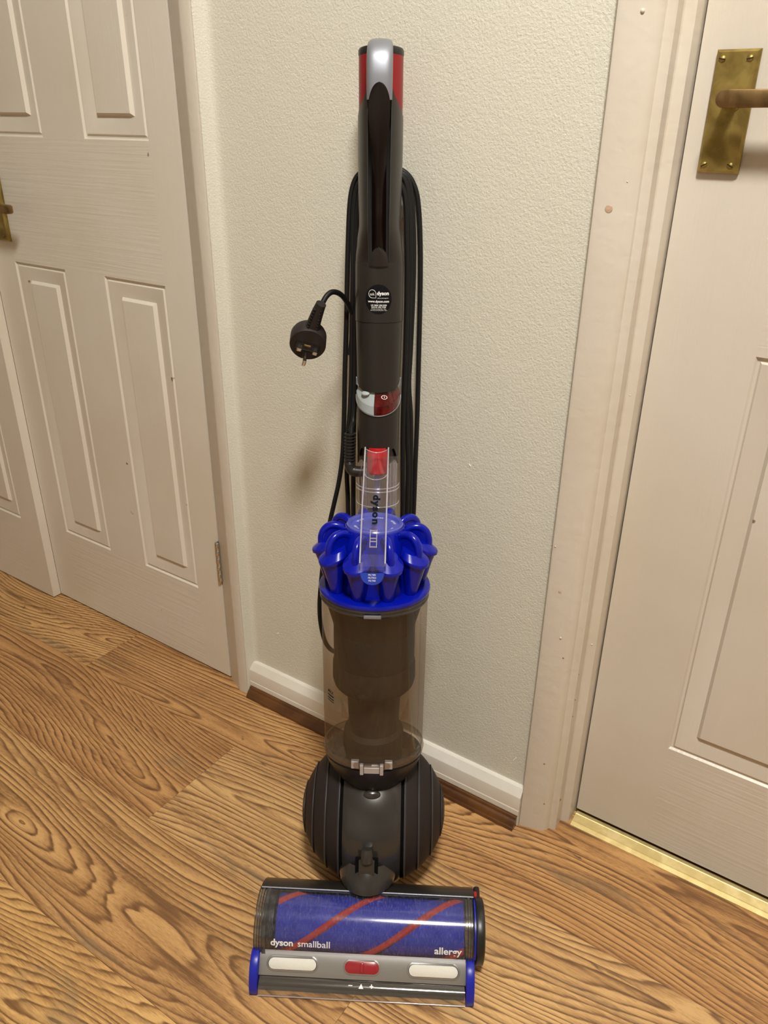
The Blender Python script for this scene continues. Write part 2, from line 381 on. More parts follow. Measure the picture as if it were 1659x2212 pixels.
# floor: a base with every laminate board laid on it
fl = finish('floor', box(XL, XR, YF, 1.30, -.03, -.0075), 'subfloor', smooth=0)
tag(fl, 'wood-effect laminate floor with brown and honey boards', kind='structure')
PW, PLN, G = .193, 1.380, .00012
bm = box(-PLN / 2 + G, PLN / 2 - G, -PW / 2 + G, PW / 2 - G, -.0075, 0, bev=.00022, seg=1)
board = finish('plank', bm, 'floor', fl, smooth=0)
TONES = [(2, -1.2, (.88, .78, .70)), (2, .0, (1.03, 1.03, 1.02)), (3, -1.5, (1.06, 1.03, .96)), (3, -.6, (.96, .88, .80)), (3, .5, (.94, .84, .76)),
         (1, -.6, (.98, .94, .88)), (1, 0, (1.05, 1.03, .98)), (0, -.4, (1.14, 1.14, 1.02)), (4, -.8, (1, .95, .88)), (-1, -.2, (.98, .93, .84))]
rows = {-6: -.5, -5: -.1, -4: .35, -3: -.75, -2: .12, -1: -.6, 0: -.02, 1: -.369, 2: -.803, 3: -1.207, 4: -.30}
first = True
for r, jx in rows.items():
    yc = .541 - PW / 2 + PW * (r - 1)
    if yc < YF - .05 or yc > 1.28: continue
    x = jx
    while x > XL - PLN: x -= PLN
    while x < XR:
        if x + PLN > XL + .05:
            o = board if first else board.copy()
            if not first: COL.objects.link(o); o.parent = fl
            first = False
            o.location = (x + PLN / 2, yc, 0)
            k = sum(1 for q in TONES if q[0] == r and x < q[1] < x + PLN)
            tn = [q[2] for q in TONES if q[0] == r and x < q[1] < x + PLN][0] if k else random.choice([(1, .95, .9), (.92, .84, .78), (1.08, 1.06, 1.0)])
            o.color = (*tn, random.random())
        x += PLN

# hall wall with the rounded plaster return at its left end
bm = extrude_poly([(-.8812, .9), (-.8812, .8560), (-.8795, .8560), (-.8775, .8575), (-.8758, .8640), (-.8735, .8712), (-.869, .8742), (-.862, WY),
                   (-.318, WY), (-.318, .9)], 'Z', -.01, CZ)
# skim continues above and beside the door frames, set back behind them
box(-2.7, -2.02, .852, .93, 0, CZ, bm=bm)
box(-2.02, -.8812, .875, .93, 2.05, CZ, bm=bm)
box(-.318, .60, .875, .96, 2.06, CZ, bm=bm)
box(.572, XR, .875, .96, 0, CZ, bm=bm)
wb = finish('wall_back', bm, 'wall'); tag(wb, 'textured cream wall behind the upright vacuum cleaner', kind='structure')
M['nick'] = plain('white_plaster_nick', (.86, .84, .78), .6)
for x, z, l, an in ((-.8127, .1564, .0030, -.6), (-.7336, .5965, .0015, -.3), (-.4472, .5762, .0022, .8), (-.3385, .1143, .0050, -1.1)):
    b_ = box(-l, l, -.0006, .0004, -.0007, .0007, .0003, 1); b_.transform(Matrix.Translation((x, WY, z)) @ Matrix.Rotation(an, 4, 'Y'))
    finish('paint_nick', b_, 'nick', wb, smooth=0)
def struct(name, bm, mat, label): o = finish(name, bm, mat, smooth=0); tag(o, label, kind='structure'); return o
struct('wall_left', box(XL - .06, XL, YF - .06, 1.3, -.03, CZ), 'wall', 'cream wall closing the left end of the hall')
struct('wall_right', box(XR, XR + .06, YF - .06, 1.3, -.03, CZ), 'wall', 'cream wall closing the right end of the hall')
struct('wall_front', box(XL, XR, YF - .06, YF, -.03, CZ), 'wall', 'cream wall across the hall, behind the viewer')
struct('ceiling', box(XL - .06, XR + .06, YF - .06, 1.3, CZ, CZ + .05), 'ceiling', 'white ceiling of the hall')
# the cupboard and the room behind the doors are closed off
struct('trim_6', box(XL, XR, 1.22, 1.28, -.03, CZ), 'wall', 'dark back of the cupboards behind the doors')

# skirting and the brown bead in front of it
bm = extrude_poly([(WY, 0), (.8600, 0), (.8600, .0195), (.8592, .021), (.8592, .030), (.8600, .0315), (.8600, .0540), (.8606, .0565), (.8690, .0690), (.8705, .0700), (WY, .0708)], 'X', -.8765, -.3168)
o = finish('baseboard_back', bm, 'skirt', smooth=18); tag(o, 'white painted skirting board along the cream wall', kind='structure')
q = [(.8598, 0), (.8598, .0195)] + [(.8598 - .0135 * math.sin(a), .0045 + .015 * math.cos(a)) for a in [PI / 2 * k / 7 for k in range(1, 8)]] + [(.8463, 0)]
q = [(.8598, 0), (.8598, .0195), (.857, .0195), (.8555, .0183), (.8548, .0150), (.8528, .0145), (.8505, .0125), (.8478, .0085), (.8466, .0060), (.8455, .0055), (.8448, .003), (.8448, 0)]
o = finish('trim_3', extrude_poly(q, 'X', -.8755, -.3185), 'bead', smooth=40); tag(o, 'dark brown wooden bead along the foot of the white skirting board', kind='structure')

def wob(bm, amp, sc=9, axis_keep='Z'):
    for v in bm.verts:
        n = noise.noise(Vector((v.co.x * 30, v.co.y * 30, v.co.z * sc)))
        v.co.x += n * amp; v.co.y += noise.noise(Vector((v.co.z * sc, 3.3, v.co.x * 30))) * amp * .6
    return bm
def column(pts, z0, z1, n=60, amp=.0006):
    rings = [[Vector((p[0], p[1], z0 + (z1 - z0) * i / n)) for p in pts] for i in range(n + 1)]
    return wob(loft(rings), amp)
# left frame (architrave of the cupboard door)
P = [(-.9375, .93), (-.9375, .8700), (-.936, .8690), (-.9045, .8560), (-.9020, .8545), (-.899, .8540), (-.8845, .8545), (-.8820, .8556), (-.8812, .8580), (-.8812, .93)]
o = finish('trim_1', column(P, 0, 2.05), 'frame', smooth=25); tag(o, 'painted door frame at the left end of the cream wall', kind='structure')
# right frame: architrave, bead, jamb, door stop
P = [(-.3165, .96), (-.3165, .8665), (-.3150, .8642), (-.3120, .8640), (-.2835, .8722), (-.2785, .8752), (-.2748, .8800), (-.2738, .8835), (-.2722, .8840), (-.2662, .8852), (-.2645, .8868), (-.2643, .8890),
     (-.2652, .9080), (-.2640, .9100), (-.2565, .9112), (-.2535, .9128), (-.2528, .9155), (-.2535, .960)]
jr = finish('trim_2', column(P, 0, 2.06, 80, .0005), 'frame', smooth=22); tag(jr, 'chipped painted door frame at the right end of the cream wall', kind='structure')
# paint blobs, knots and chips on that frame
def dab(name, parent, x, y, z, r, mat, nrm=(0, -1, 0), flat=.35):
    bm = bmesh.new(); bmesh.ops.create_uvsphere(bm, u_segments=12, v_segments=8, radius=r)
    rot = Vector((0, 0, 1)).rotation_difference(Vector(nrm)).to_matrix().to_4x4()
    bm.transform(Matrix.Translation((x, y, z)) @ rot @ Matrix.Diagonal((1, 1, flat, 1)))
    return finish(name, bm, mat, parent, smooth=80)
M['knot'] = plain('tan_knot_stain', (.46, .30, .20), .5, vary=((.58, .46, .35), 200))
M['chip'] = plain('bare_wood_chip', (.30, .16, .07), .7)
NF = Vector((.27, -.96, 0)).normalized()
for i, (x, z, r) in enumerate([(-.2995, .908, .0042), (-.2990, .434, .0022)]):
    dab('knot', jr, x, .8675, z, r, 'knot', NF, .12)
for x, y, z, r in [(-.292, .8697, 1.085, .0022), (-.285, .8717, .935, .0008), (-.2905, .870, .362, .0016), (-.259, .9110, .34, .0014), (-.2595, .911, .54, .0010), (-.3115, .8640, .50, .0011), (-.2595, .911, .70, .001)]:
    dab('paint_blob', jr, x, y, z, r, 'frame', NF, .8)
for x, y, z, r in [(-.2648, .889, .062, .0022), (-.2648, .889, .225, .0013), (-.2648, .889, .255, .0014), (-.2648, .889, .30, .0011), (-.2965, .8690, .052, .0014), (-.2830, .8727, .056, .0014), (-.2900, .8703, .135, .0014), (-.2840, .8722, .33, .0013)]:
    dab('chip', jr, x, y, z, r, 'chip', NF, .3)
# the frame's head pieces over the doors (out of the photo, needed for a whole frame)
o = finish('trim_4', box(-.2535, .510, .866, .96, 2.0, 2.06, .004), 'frame', smooth=30); tag(o, 'painted frame head over the right door', kind='structure')
o = finish('trim_5', box(.510, .572, .866, .96, 0, 2.06, .004), 'frame', smooth=30); tag(o, 'painted far post of the right door frame', kind='structure')

# ------------------------------------------------------------------ doors
INS = [(0, 0), (.0022, .0032), (.0052, .0034), (.0075, .0012), (.0100, .0016), (.0320, .0068), (.0365, .0014)]
def door(name, x0, x1, z0, z1, yf, th, cols, rws, label, mats=('door_v', 'door_h', 'door_edge')):
    bm = bmesh.new()
    xs = [x0] + [c for p in cols for c in p] + [x1]; zs = [z0] + [c for p in rws for c in p] + [z1]
    bev = .0018
    X = xs[:]; Z = zs[:]
    for i in range(len(xs) - 1):
        for j in range(len(zs) - 1):
            a, b, c, d = xs[i], xs[i + 1], zs[j], zs[j + 1]
            if i % 2 == 1 and j % 2 == 1:
                prev = None
                for ins, dp in INS:
                    ring = [bm.verts.new((p[0], yf + dp, p[1])) for p in ((a + ins, c + ins), (b - ins, c + ins), (b - ins, d - ins), (a + ins, d - ins))]
                    if prev:
                        for k in range(4): bm.faces.new((prev[k], prev[(k + 1) % 4], ring[(k + 1) % 4], ring[k])).material_index = 0
                    prev = ring
                f = bm.faces.new(prev)
            else:
                f = bm.faces.new([bm.verts.new((p[0], yf, p[1])) for p in ((a, c), (b, c), (b, d), (a, d))])
                f.material_index = 1 if (j % 2 == 0 and 0 < i < len(xs) - 2) else 0
    # edges and back
    e0 = len(bm.faces)
    for quad in (((x0, yf, z0), (x0, yf + th, z0), (x0, yf + th, z1), (x0, yf, z1)), ((x1, yf, z0), (x1, yf + th, z0), (x1, yf + th, z1), (x1, yf, z1)),
                 ((x0, yf, z0), (x1, yf, z0), (x1, yf + th, z0), (x0, yf + th, z0)), ((x0, yf, z1), (x1, yf, z1), (x1, yf + th, z1), (x0, yf + th, z1)),
                 ((x0, yf + th, z0), (x1, yf + th, z0), (x1, yf + th, z1), (x0, yf + th, z1))):
        f = bm.faces.new([bm.verts.new(p) for p in quad]); f.material_index = 2
    bmesh.ops.remove_doubles(bm, verts=bm.verts, dist=1e-5); fix(bm)
    o = finish(name, bm, list(mats), smooth=30); tag(o, label, kind='structure'); return o
RW = [(.185, .749), (.958, 1.50), (1.59, 1.85)]
d1 = door('door_1', -2.018, -1.4765, .003, 2.0, .852, .0188, [(-1.950, -1.803), (-1.690, -1.543)], RW, 'panelled cream door at the far left, standing proud of its neighbour', ('door_left_v', 'door_left_h', 'door_edge'))
d2 = door('door_2', -1.4755, -.9415, .004, 2.0, .871, .035, [(-1.408, -1.261), (-1.155, -1.0065)], RW, 'panelled cream door beside the left end of the wall, with steel hinge', ('door_left_v', 'door_left_h', 'door_edge'))
d3 = door('door_3', -.2505, .508, .010, 1.995, .938, .040, [(-.137, .066), (.190, .394)], [(.195, .7605), (.975, 1.50), (1.60, 1.85)], 'panelled cream door with brass handle on the right')
# white-painted leading edge strip of the far left door
# brass lever handles (back plate, lever, screws)
def handle(door_o, px0, px1, pz0, pz1, yf, lz, lx0, length, direc=1):
    bm = box(px0, px1, yf - .0072, yf, pz0, pz1)
    f = [f for f in bm.faces if f.normal.y < -.5][0]
    bmesh.ops.inset_region(bm, faces=[f], thickness=.0036, depth=0)
    for v in bm.verts:
        if v.co.y < yf - .006 and (abs(v.co.x - px0) < 1e-5 or abs(v.co.x - px1) < 1e-5 or abs(v.co.z - pz0) < 1e-5 or abs(v.co.z - pz1) < 1e-5): v.co.y = yf - .0040
    pl = finish('handle_plate', bm, 'brass_old', door_o, smooth=20); tag(pl, 'aged brass back plate')
    for sx_ in (px0 + .0065, px1 - .0085):
        for sz_ in (pz0 + .0075, pz1 - .0085):
            s = revolve([(0, yf - .0086), (.0018, yf - .0084), (.0033, yf - .0074), (.0035, yf - .006)], 20, axis='Y', c=(sx_, 0, sz_))
            an = random.uniform(-.6, .6); sc = finish('screw', s, 'brass_old', pl, smooth=60)
            sl = box(-.0031, .0031, -.0002, .0002, -.0005, .0005)
            sl.transform(Matrix.Translation((sx_, yf - .00855, sz_)) @ Matrix.Rotation(an, 4, 'Y')); finish('screw_slot', sl, 'black', pl, smooth=0)
    # round collar and spindle
    cx = lx0 + .0085 * direc
    finish('collar', revolve([(.0100, yf - .0065), (.0100, yf - .0080), (.0070, yf - .0082), (.0065, yf - .038), (0, yf - .038)], 28, axis='Y', c=(cx, 0, lz - .001)), 'brass_old', pl, smooth=40)
    # lever: flat bar with a rounded root, slightly drooping
    pts = []
    hw = .0082
    for k in range(13):
        a = PI / 2 + PI * k / 12; pts.append((cx + direc * hw * math.cos(a) * 1.0, lz + hw * math.sin(a)))
    tip = cx + direc * length
    pts += [(tip - direc * .004, lz - hw * .86), (tip, lz - hw * .6), (tip, lz + hw * .62), (tip - direc * .004, lz + hw * .88)]
    lv = extrude_poly(pts, 'Y', yf - .0440, yf - .0350, bev=.0012)
    lev = finish('lever', lv, 'brass_lever', door_o, smooth=40); tag(lev, 'worn bronze lever arm')
handle(d3, -.2325, -.1915, .9437, 1.0555, .938, 1.0115, -.2180, .10)
handle(d2, -1.4450, -1.4040, .784, .896, .871, .846, -1.4330, .098)
# hinge
hg = empty('hinge', parent=d2)
for k in range(5):
    z0 = .2275 + k * .0159
    bm = revolve([(.0005, 0), (.0045, 0), (.0049, .0005), (.0049, .0152), (.0045, .0157), (.0005, .0157)], 16, c=(-.9395, .8675, z0))
    finish('knuckle', bm, 'steel', hg, smooth=40)
finish('hinge_leaf', box(-.9415, -.9400, .8695, .8880, .2275, .3070), 'steel', hg, smooth=0)
finish('hinge_pin', revolve([(0, -.002), (.0032, -.0015), (.0032, 0), (.0028, .0802), (0, .0815)], 14, c=(-.9395, .8675, .2272)), 'steel', hg, smooth=40)

# brass threshold strip
q = [(.9080, 0), (.9083, .0016), (.9150, .0036), (.9158, .0031), (.9168, .0044), (.9295, .0066), (.9302, .0058), (.9312, .0064), (.9375, .0060), (.9375, 0)]
o = finish('threshold_strip', extrude_poly(q, 'X', -.2485, .508), 'brass_strip', smooth=20)
tag(o, 'ribbed brass threshold strip on the floor under the right door', 'threshold')

# ceiling lamp (out of frame; it lights the hall)
lp = empty('ceiling_lamp', (LAMP[0], LAMP[1], CZ))
finish('lamp_base', revolve([(0, 0), (.17, 0), (.17, -.02), (.155, -.028), (0, -.028)], 48), 'ceiling', lp, smooth=40)
finish('lamp_shade', revolve([(0, -.085), (.05, -.083), (.10, -.073), (.14, -.052), (.15, -.028)], 48), 'opal', lp, smooth=60)
tag(lp, 'round opal ceiling lamp above the hall', 'lamp')
area = 3.14 * .15 ** 2
M['opal'].node_tree.nodes['Principled BSDF'].inputs['Emission Strength'].default_value = LAMP_POWER / area / PI

# ================================================================== VACUUM CLEANER
HY = math.radians(31.27)
root = empty('vacuum_cleaner', (-.471, .682, 0), HY)
tag(root, 'upright vacuum cleaner with blue cyclone and ball, standing before the cream wall', 'vacuum cleaner')
HF = Matrix.Translation((0, -.2121, 0))                                   # cleaner head frame, y=0 at its front edge
BF = Matrix.Translation((0, 0, .102)) @ Matrix.Rotation(math.radians(32.5) - HY, 4, 'Z') @ Matrix.Translation((.0025, 0, 0)) @ Matrix.Rotation(math.radians(-6), 4, 'X') @ Matrix.Rotation(math.radians(-.15), 4, 'Y')
def B(name, bm, mat, parent=root, smooth=35, label=None):
    o = finish(name, bm, mat, parent, BF, smooth)
    if label: o['label'] = label
    return o
def H(name, bm, mat, parent=root, smooth=35, label=None):
    o = finish(name, bm, mat, parent, HF, smooth)
    if label: o['label'] = label
    return o

# ---- ball
RB = .1018
def sph(x): return math.sqrt(max(RB * RB - x * x, 0))
edges = [.0435, .0625, .0812, .0955]
for s in (-1, 1):
    prof = [(sph(.0435) - .012, .0435)]
    for k in range(4):
        a = edges[k]; b = edges[k + 1] if k < 3 else .0985
        n = 6
        for i in range(n + 1):
            x = a + (b - a) * i / n; st = .0012 * (1 - i / n)
            prof.append((sph(x) - .0014 + st, x))
    prof.append((sph(.0985) - .004, .0985)); prof.append((0, .0975))
    pr = [(r, s * x) for r, x in prof]
    sh = B('ball_shell', revolve(pr, 72, axis='X'), 'rubber', smooth=30)
    for k, x in enumerate(edges):
        wd = .0026 if k < 2 else .0020
        rb = revolve([(sph(x) - .003, s * (x - wd / 2 + .001)), (sph(x) + .0003, s * (x - wd / 2 + .001)), (sph(x) + .0005, s * (x + .0008)), (sph(x + wd / 2 + .001) - .0004, s * (x + wd / 2 + .001)), (sph(x) - .004, s * (x + wd / 2 + .001))], 72, axis='X')
        B('rib', rb, 'rib', sh, smooth=30)
    # slotted vent cap on each side
    cp = B('vent_cap', revolve([(sph(.0965) - .001, s * .0965)] + [(sph(x), s * x) for x in (.0975, .0985, .0995, .1005, .1012, .1016)] + [(0, s * .1018)], 56, axis='X'), 'grey', sh, smooth=60, label='slotted side vent')
    for k in range(24):
        a = 2 * PI * k / 24
        def f_slot(u, v):
            r = .0125 + .0145 * v; w_ = (.0009 + .0012 * v) * (2 * u - 1); x = math.sqrt(RB ** 2 - r * r - w_ * w_) + .0003; p = Vector((s * x, w_, r)); return p
        bm = surf(f_slot, 2, 6, thick=.0004); bm.transform(Matrix.Rotation(a, 4, 'X'))
        B('vent_slot', bm, 'black', cp, smooth=0)
B('ball_core', revolve([(0, -.0430), (.0905, -.0430), (.0910, 0), (.0905, .0430), (0, .0430)], 48, axis='X'), 'gap', smooth=30, label='black core painting the shaded gap between the ball shells')
cc = B('ball_cover', revolve([(.086, -.0386), (.0925, -.0386)] + [(sph(x) + .0006 - .0012 * (abs(x) > .0381), x) for x in [-.0386 + .0772 * i / 18 for i in range(19)]] + [(.0925, .0386), (.086, .0386)], 72, axis='X'), 'grey_gloss', smooth=30, label='glossy grey centre cover of the ball')
BC_ = (0, -.020)
# bin seat with the oval catch; its black paints in the shadow under the bin
B('bin_seat', (lambda b_: ([setattr(v.co, 'z', v.co.z - .0 + .011 * (-(v.co.y + .020) / .066)) for v in b_.verts], b_)[1])(revolve([(.040, .070), (.0560, .095), (.0625, .108), (.0645, .1150), (.0655, .1185), (.062, .1195), (0, .1180)], 56, c=(*BC_, 0))), 'black', smooth=35)
bm = revolve([(0, .0022), (.006, .0020), (.0092, .0010), (.0100, 0)], 28)
bm.transform(Matrix.Translation((.0, -.0660, .0790)) @ Matrix.Rotation(math.radians(52), 4, 'X') @ Matrix.Diagonal((1.15, .62, 1.6, 1)))
B('catch_button', bm, 'grey_gloss', smooth=60)

# ---- bin
BC = (0, -.020)
def bin_s(a, base): return base + .0115 * math.cos(a)             # bottom rim rises at the front (a = 0 is the front)
def bin_pt(a, r, z): return Vector((BC[0] + r * math.sin(a), BC[1] - r * math.cos(a), z))
def fbin(u, v):
    a = 2 * PI * u; zb = .1245 + .011 * math.cos(a); zt = .3555; t = v
    z = zb + (zt - zb) * t; r = .0660 + .0012 * t - (.0022 * (1 - t / .04) if t < .04 else 0); return bin_pt(a, r, z)
bn = B('dust_bin', surf(fbin, 72, 30), 'bin', smooth=60, label='smoked clear dust bin')
def fbase(u, v):
    a = 2 * PI * u; zb = .1245 + .011 * math.cos(a); r = [.0640, .0672, .0680, .0672, .0600, .030, 0][int(round(v * 6))]; dz = [.009, .009, .004, -.001, -.0035, .001, .002][int(round(v * 6))]
    return bin_pt(a, r, zb + dz)
B('bin_base', surf(fbase, 72, 6), 'bin_base', bn, smooth=40, label='clear hinged base of the bin')
# clear latch blocks at the front of the base
for x0, x1, yy, zz, hh in ((-.0265, -.0165, -.0835, .1335, .011), (.0165, .0265, -.0835, .1335, .011), (-.0150, -.0105, -.0895, .1285, .015), (.0105, .0150, -.0895, .1285, .015), (-.0100, .0100, -.0890, .1305, .009)):
    B('base_latch', box(x0, x1, yy, yy + .006, zz, zz + hh, .0006, 1), 'edge_highlight', bn, smooth=0)
for a in (-.95, .95, 2.3, -2.3):
    bm = surf(lambda u, v: bin_pt(a + .0, .064 - .016 * u * (1 - v) - .001, .138 + .030 * v + .004 * u), 2, 4)
    B('base_fin', bm, 'bin_base', bn, smooth=0)
ringp = [(.0655, .3520), (.0676, .3525), (.0686, .3545), (.0676, .3565), (.0682, .3580), (.0690, .3600), (.0680, .3625), (.064, .3625)]
B('seal_ring', revolve(ringp, 72, c=(*BC, 0)), 'grey_gloss', bn, smooth=30)
B('bin_catch', box(-.0105, .0105, -.0912, -.0880, .3535, .3580, .0012, 2), 'silver', bn, smooth=40)
# print on the bin
def on_bin(co, ang, z, r=.0675): return bin_pt(ang + co.x / r, r, z + co.y)
A0 = -math.asin(.0535 / .0675)
bm = remap(text_bm('MAX', width=.0125, bold=.02), lambda c: on_bin(c, A0, .2335))
for zz, hh in ((.2270, .0018), (.2228, .0016), (.2196, .0012)):
    bm2 = surf(lambda u, v: on_bin(Vector((-.0068 + .0136 * u, 0, 0)), A0, zz + hh * v), 8, 1); join_bm(bm, bm2)
B('fill_mark', bm, 'ink_dark', bn, smooth=0, label='printed MAX mark')
# shroud seen through the bin
sh = B('cyclone_shroud', revolve([(.0620, .352), (.0595, .340), (.0545, .322), (.0520, .312), (.0515, .262), (.0535, .258), (.0540, .236), (.0520, .228), (.0460, .221), (.0375, .217)], 56, c=(*BC, 0)), 'shroud', bn, smooth=30)
B('shroud_screen', revolve([(.0519, .3105), (.0522, .309), (.0522, .264), (.0518, .2625)], 56, c=(*BC, 0)), 'shroud_mesh', sh, smooth=30, label='dark mesh screen')
B('inner_cone', revolve([(.0375, .219), (.0352, .210), (.0335, .170), (.0345, .158), (.0395, .152), (.0405, .146), (.0410, .128), (0, .126)], 48, c=(*BC, 0)), 'cone', bn, smooth=30, label='dusty brown inner cone')

# ---- cyclone
cy = B('cyclone', revolve([(.0670, .3625), (.0694, .3630), (.0700, .3655), (.0690, .3685), (.0640, .3705), (.0500, .3700), (.046, .405), (.0470, .412), (.0440, .420), (.0375, .4430), (.0362, .4455), (.0350, .4462), (.0352, .4430), (0, .4430)], 72, c=(*BC, 0)), 'blue', smooth=25, label='cobalt blue cyclone pack')
fd = B('filter_lid', revolve([(.0346, .4440), (.0346, .4480), (.0334, .4494), (.0300, .4494), (.0292, .4480), (.0288, .4452), (.020, .4447), (.0195, .4458), (.0185, .4462), (0, .4464)], 64, c=(*BC, 0)), 'filter', cy, smooth=25, label='lilac blue round filter lid')
bm = bmesh.new()
for k, wd in enumerate(['FILTER', 'FILTRO', 'FILTRE', 'FILTER', 'FILTRO', 'FILTRE']):
    t = text_bm(wd, width=.0125, bold=.015); a0 = 2 * PI * k / 6 + .9
    remap(t, lambda c: Vector((BC[0] + (.0245 - c.y) * math.sin(a0 - c.x / .0245), BC[1] - (.0245 - c.y) * math.cos(a0 - c.x / .0245) * 1.0, .4456)))
    join_bm(bm, t)
B('lid_lettering', bm, 'ink_white', fd, smooth=0)
NC = 10
for k in range(NC):
    th = 2 * PI * (k + .5) / NC
    rot = Matrix.Translation((*BC, 0)) @ Matrix.Rotation(th, 4, 'Z')
    # cup: y = -radius direction
    rings = []
    for z, r, c in ((.371, .0075, .0555), (.380, .0090, .0565), (.400, .0122, .0590), (.4145, .0148, .0600), (.4150, .0168, .0603), (.4180, .0174, .0603), (.4196, .0170, .0602), (.4270, .0115, .0560), (.4275, .0010, .0555)):
        rings.append([Vector((r * math.sin(2 * PI * i / 28), -c - r * math.cos(2 * PI * i / 28), z - (.34 * r * math.cos(2 * PI * i / 28) if z > .412 else 0))) for i in range(28)])
    bm = loft(rings); bm.transform(rot)
    cup = B('cyclone_cup', bm, 'blue', cy, smooth=22)
    # arched tube over each cup with a thin web under it
    path = [(0, -.0655, .4200), (0, -.0652, .4290), (0, -.0622, .4375), (0, -.0560, .4430), (0, -.0480, .4440), (0, -.0405, .4410), (0, -.0370, .4350)]
    bm = tube(path, .0050, 14, sm=5, sx=1.0)
    wb_ = [(-.0655, .4235), (-.0640, .4320), (-.0600, .4390), (-.0540, .4425), (-.0470, .4425), (-.0400, .4370), (-.0400, .4200), (-.0560, .4190)]
    extrude_poly([(y, z) for y, z in wb_], 'X', -.0036, .0036, bm=bm)
    bm.transform(rot); B('cyclone_arch', bm, 'blue', cy, smooth=40)

# ---- wand and lower body behind the bin
TY = .072
def cyl_pt(a, r, s, yc=TY): return Vector((r * math.sin(a), yc - r * math.cos(a), s))
# spine down to the ball
rings = []
for s, wx, y0, y1 in ((.02, .030, .030, .085), (.08, .030, .050, .100), (.13, .026, .052, .098), (.40, .0235, .052, .098), (.425, .0240, .051, .098)):
    rings.append([Vector((wx * math.sin(a) * (1 if True else 1), (y0 + y1) / 2 - (y1 - y0) / 2 * math.cos(a), s)) for a in [2 * PI * i / 28 for i in range(28)]])
B('spine', loft(rings), 'grey', smooth=50)
B('clear_duct', revolve([(.0238, .424), (.0240, .470), (.0240, .505)], 40, c=(0, .0735, 0)), 'clear', smooth=60, label='clear air duct between spine and wand')
for xx in (-.015, .015):
    B('duct_rib', box(xx - .0008, xx + .0008, .060, .094, .426, .492, .0004, 1), 'edge_highlight', smooth=0)
B('duct_latch', box(-.004, .004, .0600, .0640, .440, .492, .001, 1), 'edge_highlight', smooth=0)
def fr_arc(a): return 0.0
def f_lower(u, v):
    a = -PI + 2 * PI * u; c = max(math.cos(a), 0)
    s0 = .4975 + .0235 * min(1, max(0, (c - .15) * 2.2)) ** 1.0; s1 = .5935 - .0280 * c ** 1.0
    s1 = .5865 - .0215 * (c ** .8)
    return cyl_pt(a, .0264 + .0008 * v, s0 + (s1 - s0) * v)
B('lower_wand', surf(f_lower, 56, 6, thick=.0015), 'grey', smooth=50)
B('wand_core', revolve([(.0200, .50), (.0235, .505), (.0235, .60), (0, .60)], 40, c=(0, TY, 0)), 'black', smooth=40)
# rim under the switches
bm = bmesh.new(); N = 56
pth = [cyl_pt(a, .0280, .5868 - .0215 * (max(math.cos(a), 0) ** .8)) for a in [-PI / 2 + PI * i / N for i in range(N + 1)]]
B('switch_rim', tube(pth, .0008, 8, sm=0), 'silver', smooth=60)
# the two switches: sloping ledge over an upright front
def switch(a0, a1):
    prof = [(.0200, .5985), (.0228, .5965), (.0292, .5792), (.0296, .5775), (.0292, .5665), (.0240, .5640)]
    lf = [.010, .011, .019, .020, .021, .021]
    rings = []
    n = 18
    bm = bmesh.new(); rows_ = []
    for i in range(n + 1):
        a = a0 + (a1 - a0) * i / n; c = max(math.cos(a), 0)
        k = 1 - c ** .8
        rows_.append([bm.verts.new(cyl_pt(a, r * (1 - .07 * k), s + l * k)) for (r, s), l in zip(prof, lf)])
    for i in range(n):
        for j in range(len(prof) - 1): bm.faces.new((rows_[i][j], rows_[i + 1][j], rows_[i + 1][j + 1], rows_[i][j + 1]))
    bm.faces.new(rows_[0]); bm.faces.new(rows_[-1]); fix(bm); return bm
sw1 = B('brush_switch', switch(-1.38, -.16), 'light_grey', smooth=14, label='pale grey switch')
sw2 = B('power_switch', switch(-.145, 1.38), 'red_switch', smooth=14, label='glossy red power switch')
bm = bmesh.new(); bmesh.ops.create_uvsphere(bm, u_segments=20, v_segments=12, radius=.0052)
bm.transform(Matrix.Translation(cyl_pt(-.62, .0262, .5925)) @ Matrix.Rotation(-.62, 4, 'Z') @ Matrix.Rotation(.35, 4, 'X') @ Matrix.Diagonal((1.15, .9, .5, 1)))
B('switch_stud', bm, 'light_grey', sw1, smooth=60)
bm = revolve([(.0040, 0), (.0046, .0004), (.0052, 0)], 32)
box(-.0003, .0005, -.0022, .0020, 0, .0005, bm=bm)
bm.transform(Matrix.Translation(cyl_pt(.30, .0272, .5888)) @ Matrix.Rotation(.30, 4, 'Z') @ Matrix.Rotation(math.radians(42), 4, 'X') @ Matrix.Diagonal((.75, .62, 1, 1)))
B('power_mark', bm, 'ink_white', sw2, smooth=0)
for s in (-1, 1):   # silver wedges at the ends of the switches
    bm = bmesh.new()
    pts = [(1.10, .6000), (1.50, .6000), (1.50, .6095)]
    v0 = [bm.verts.new(cyl_pt(s * a, .0283, z)) for a, z in pts]; v1 = [bm.verts.new(cyl_pt(s * a, .0262, z)) for a, z in pts]
    bm.faces.new(v0); bm.faces.new(v1)
    for i in range(3): bm.faces.new((v0[i], v0[(i + 1) % 3], v1[(i + 1) % 3], v1[i]))
    fix(bm); B('silver_wedge', bm, 'silver', smooth=0)
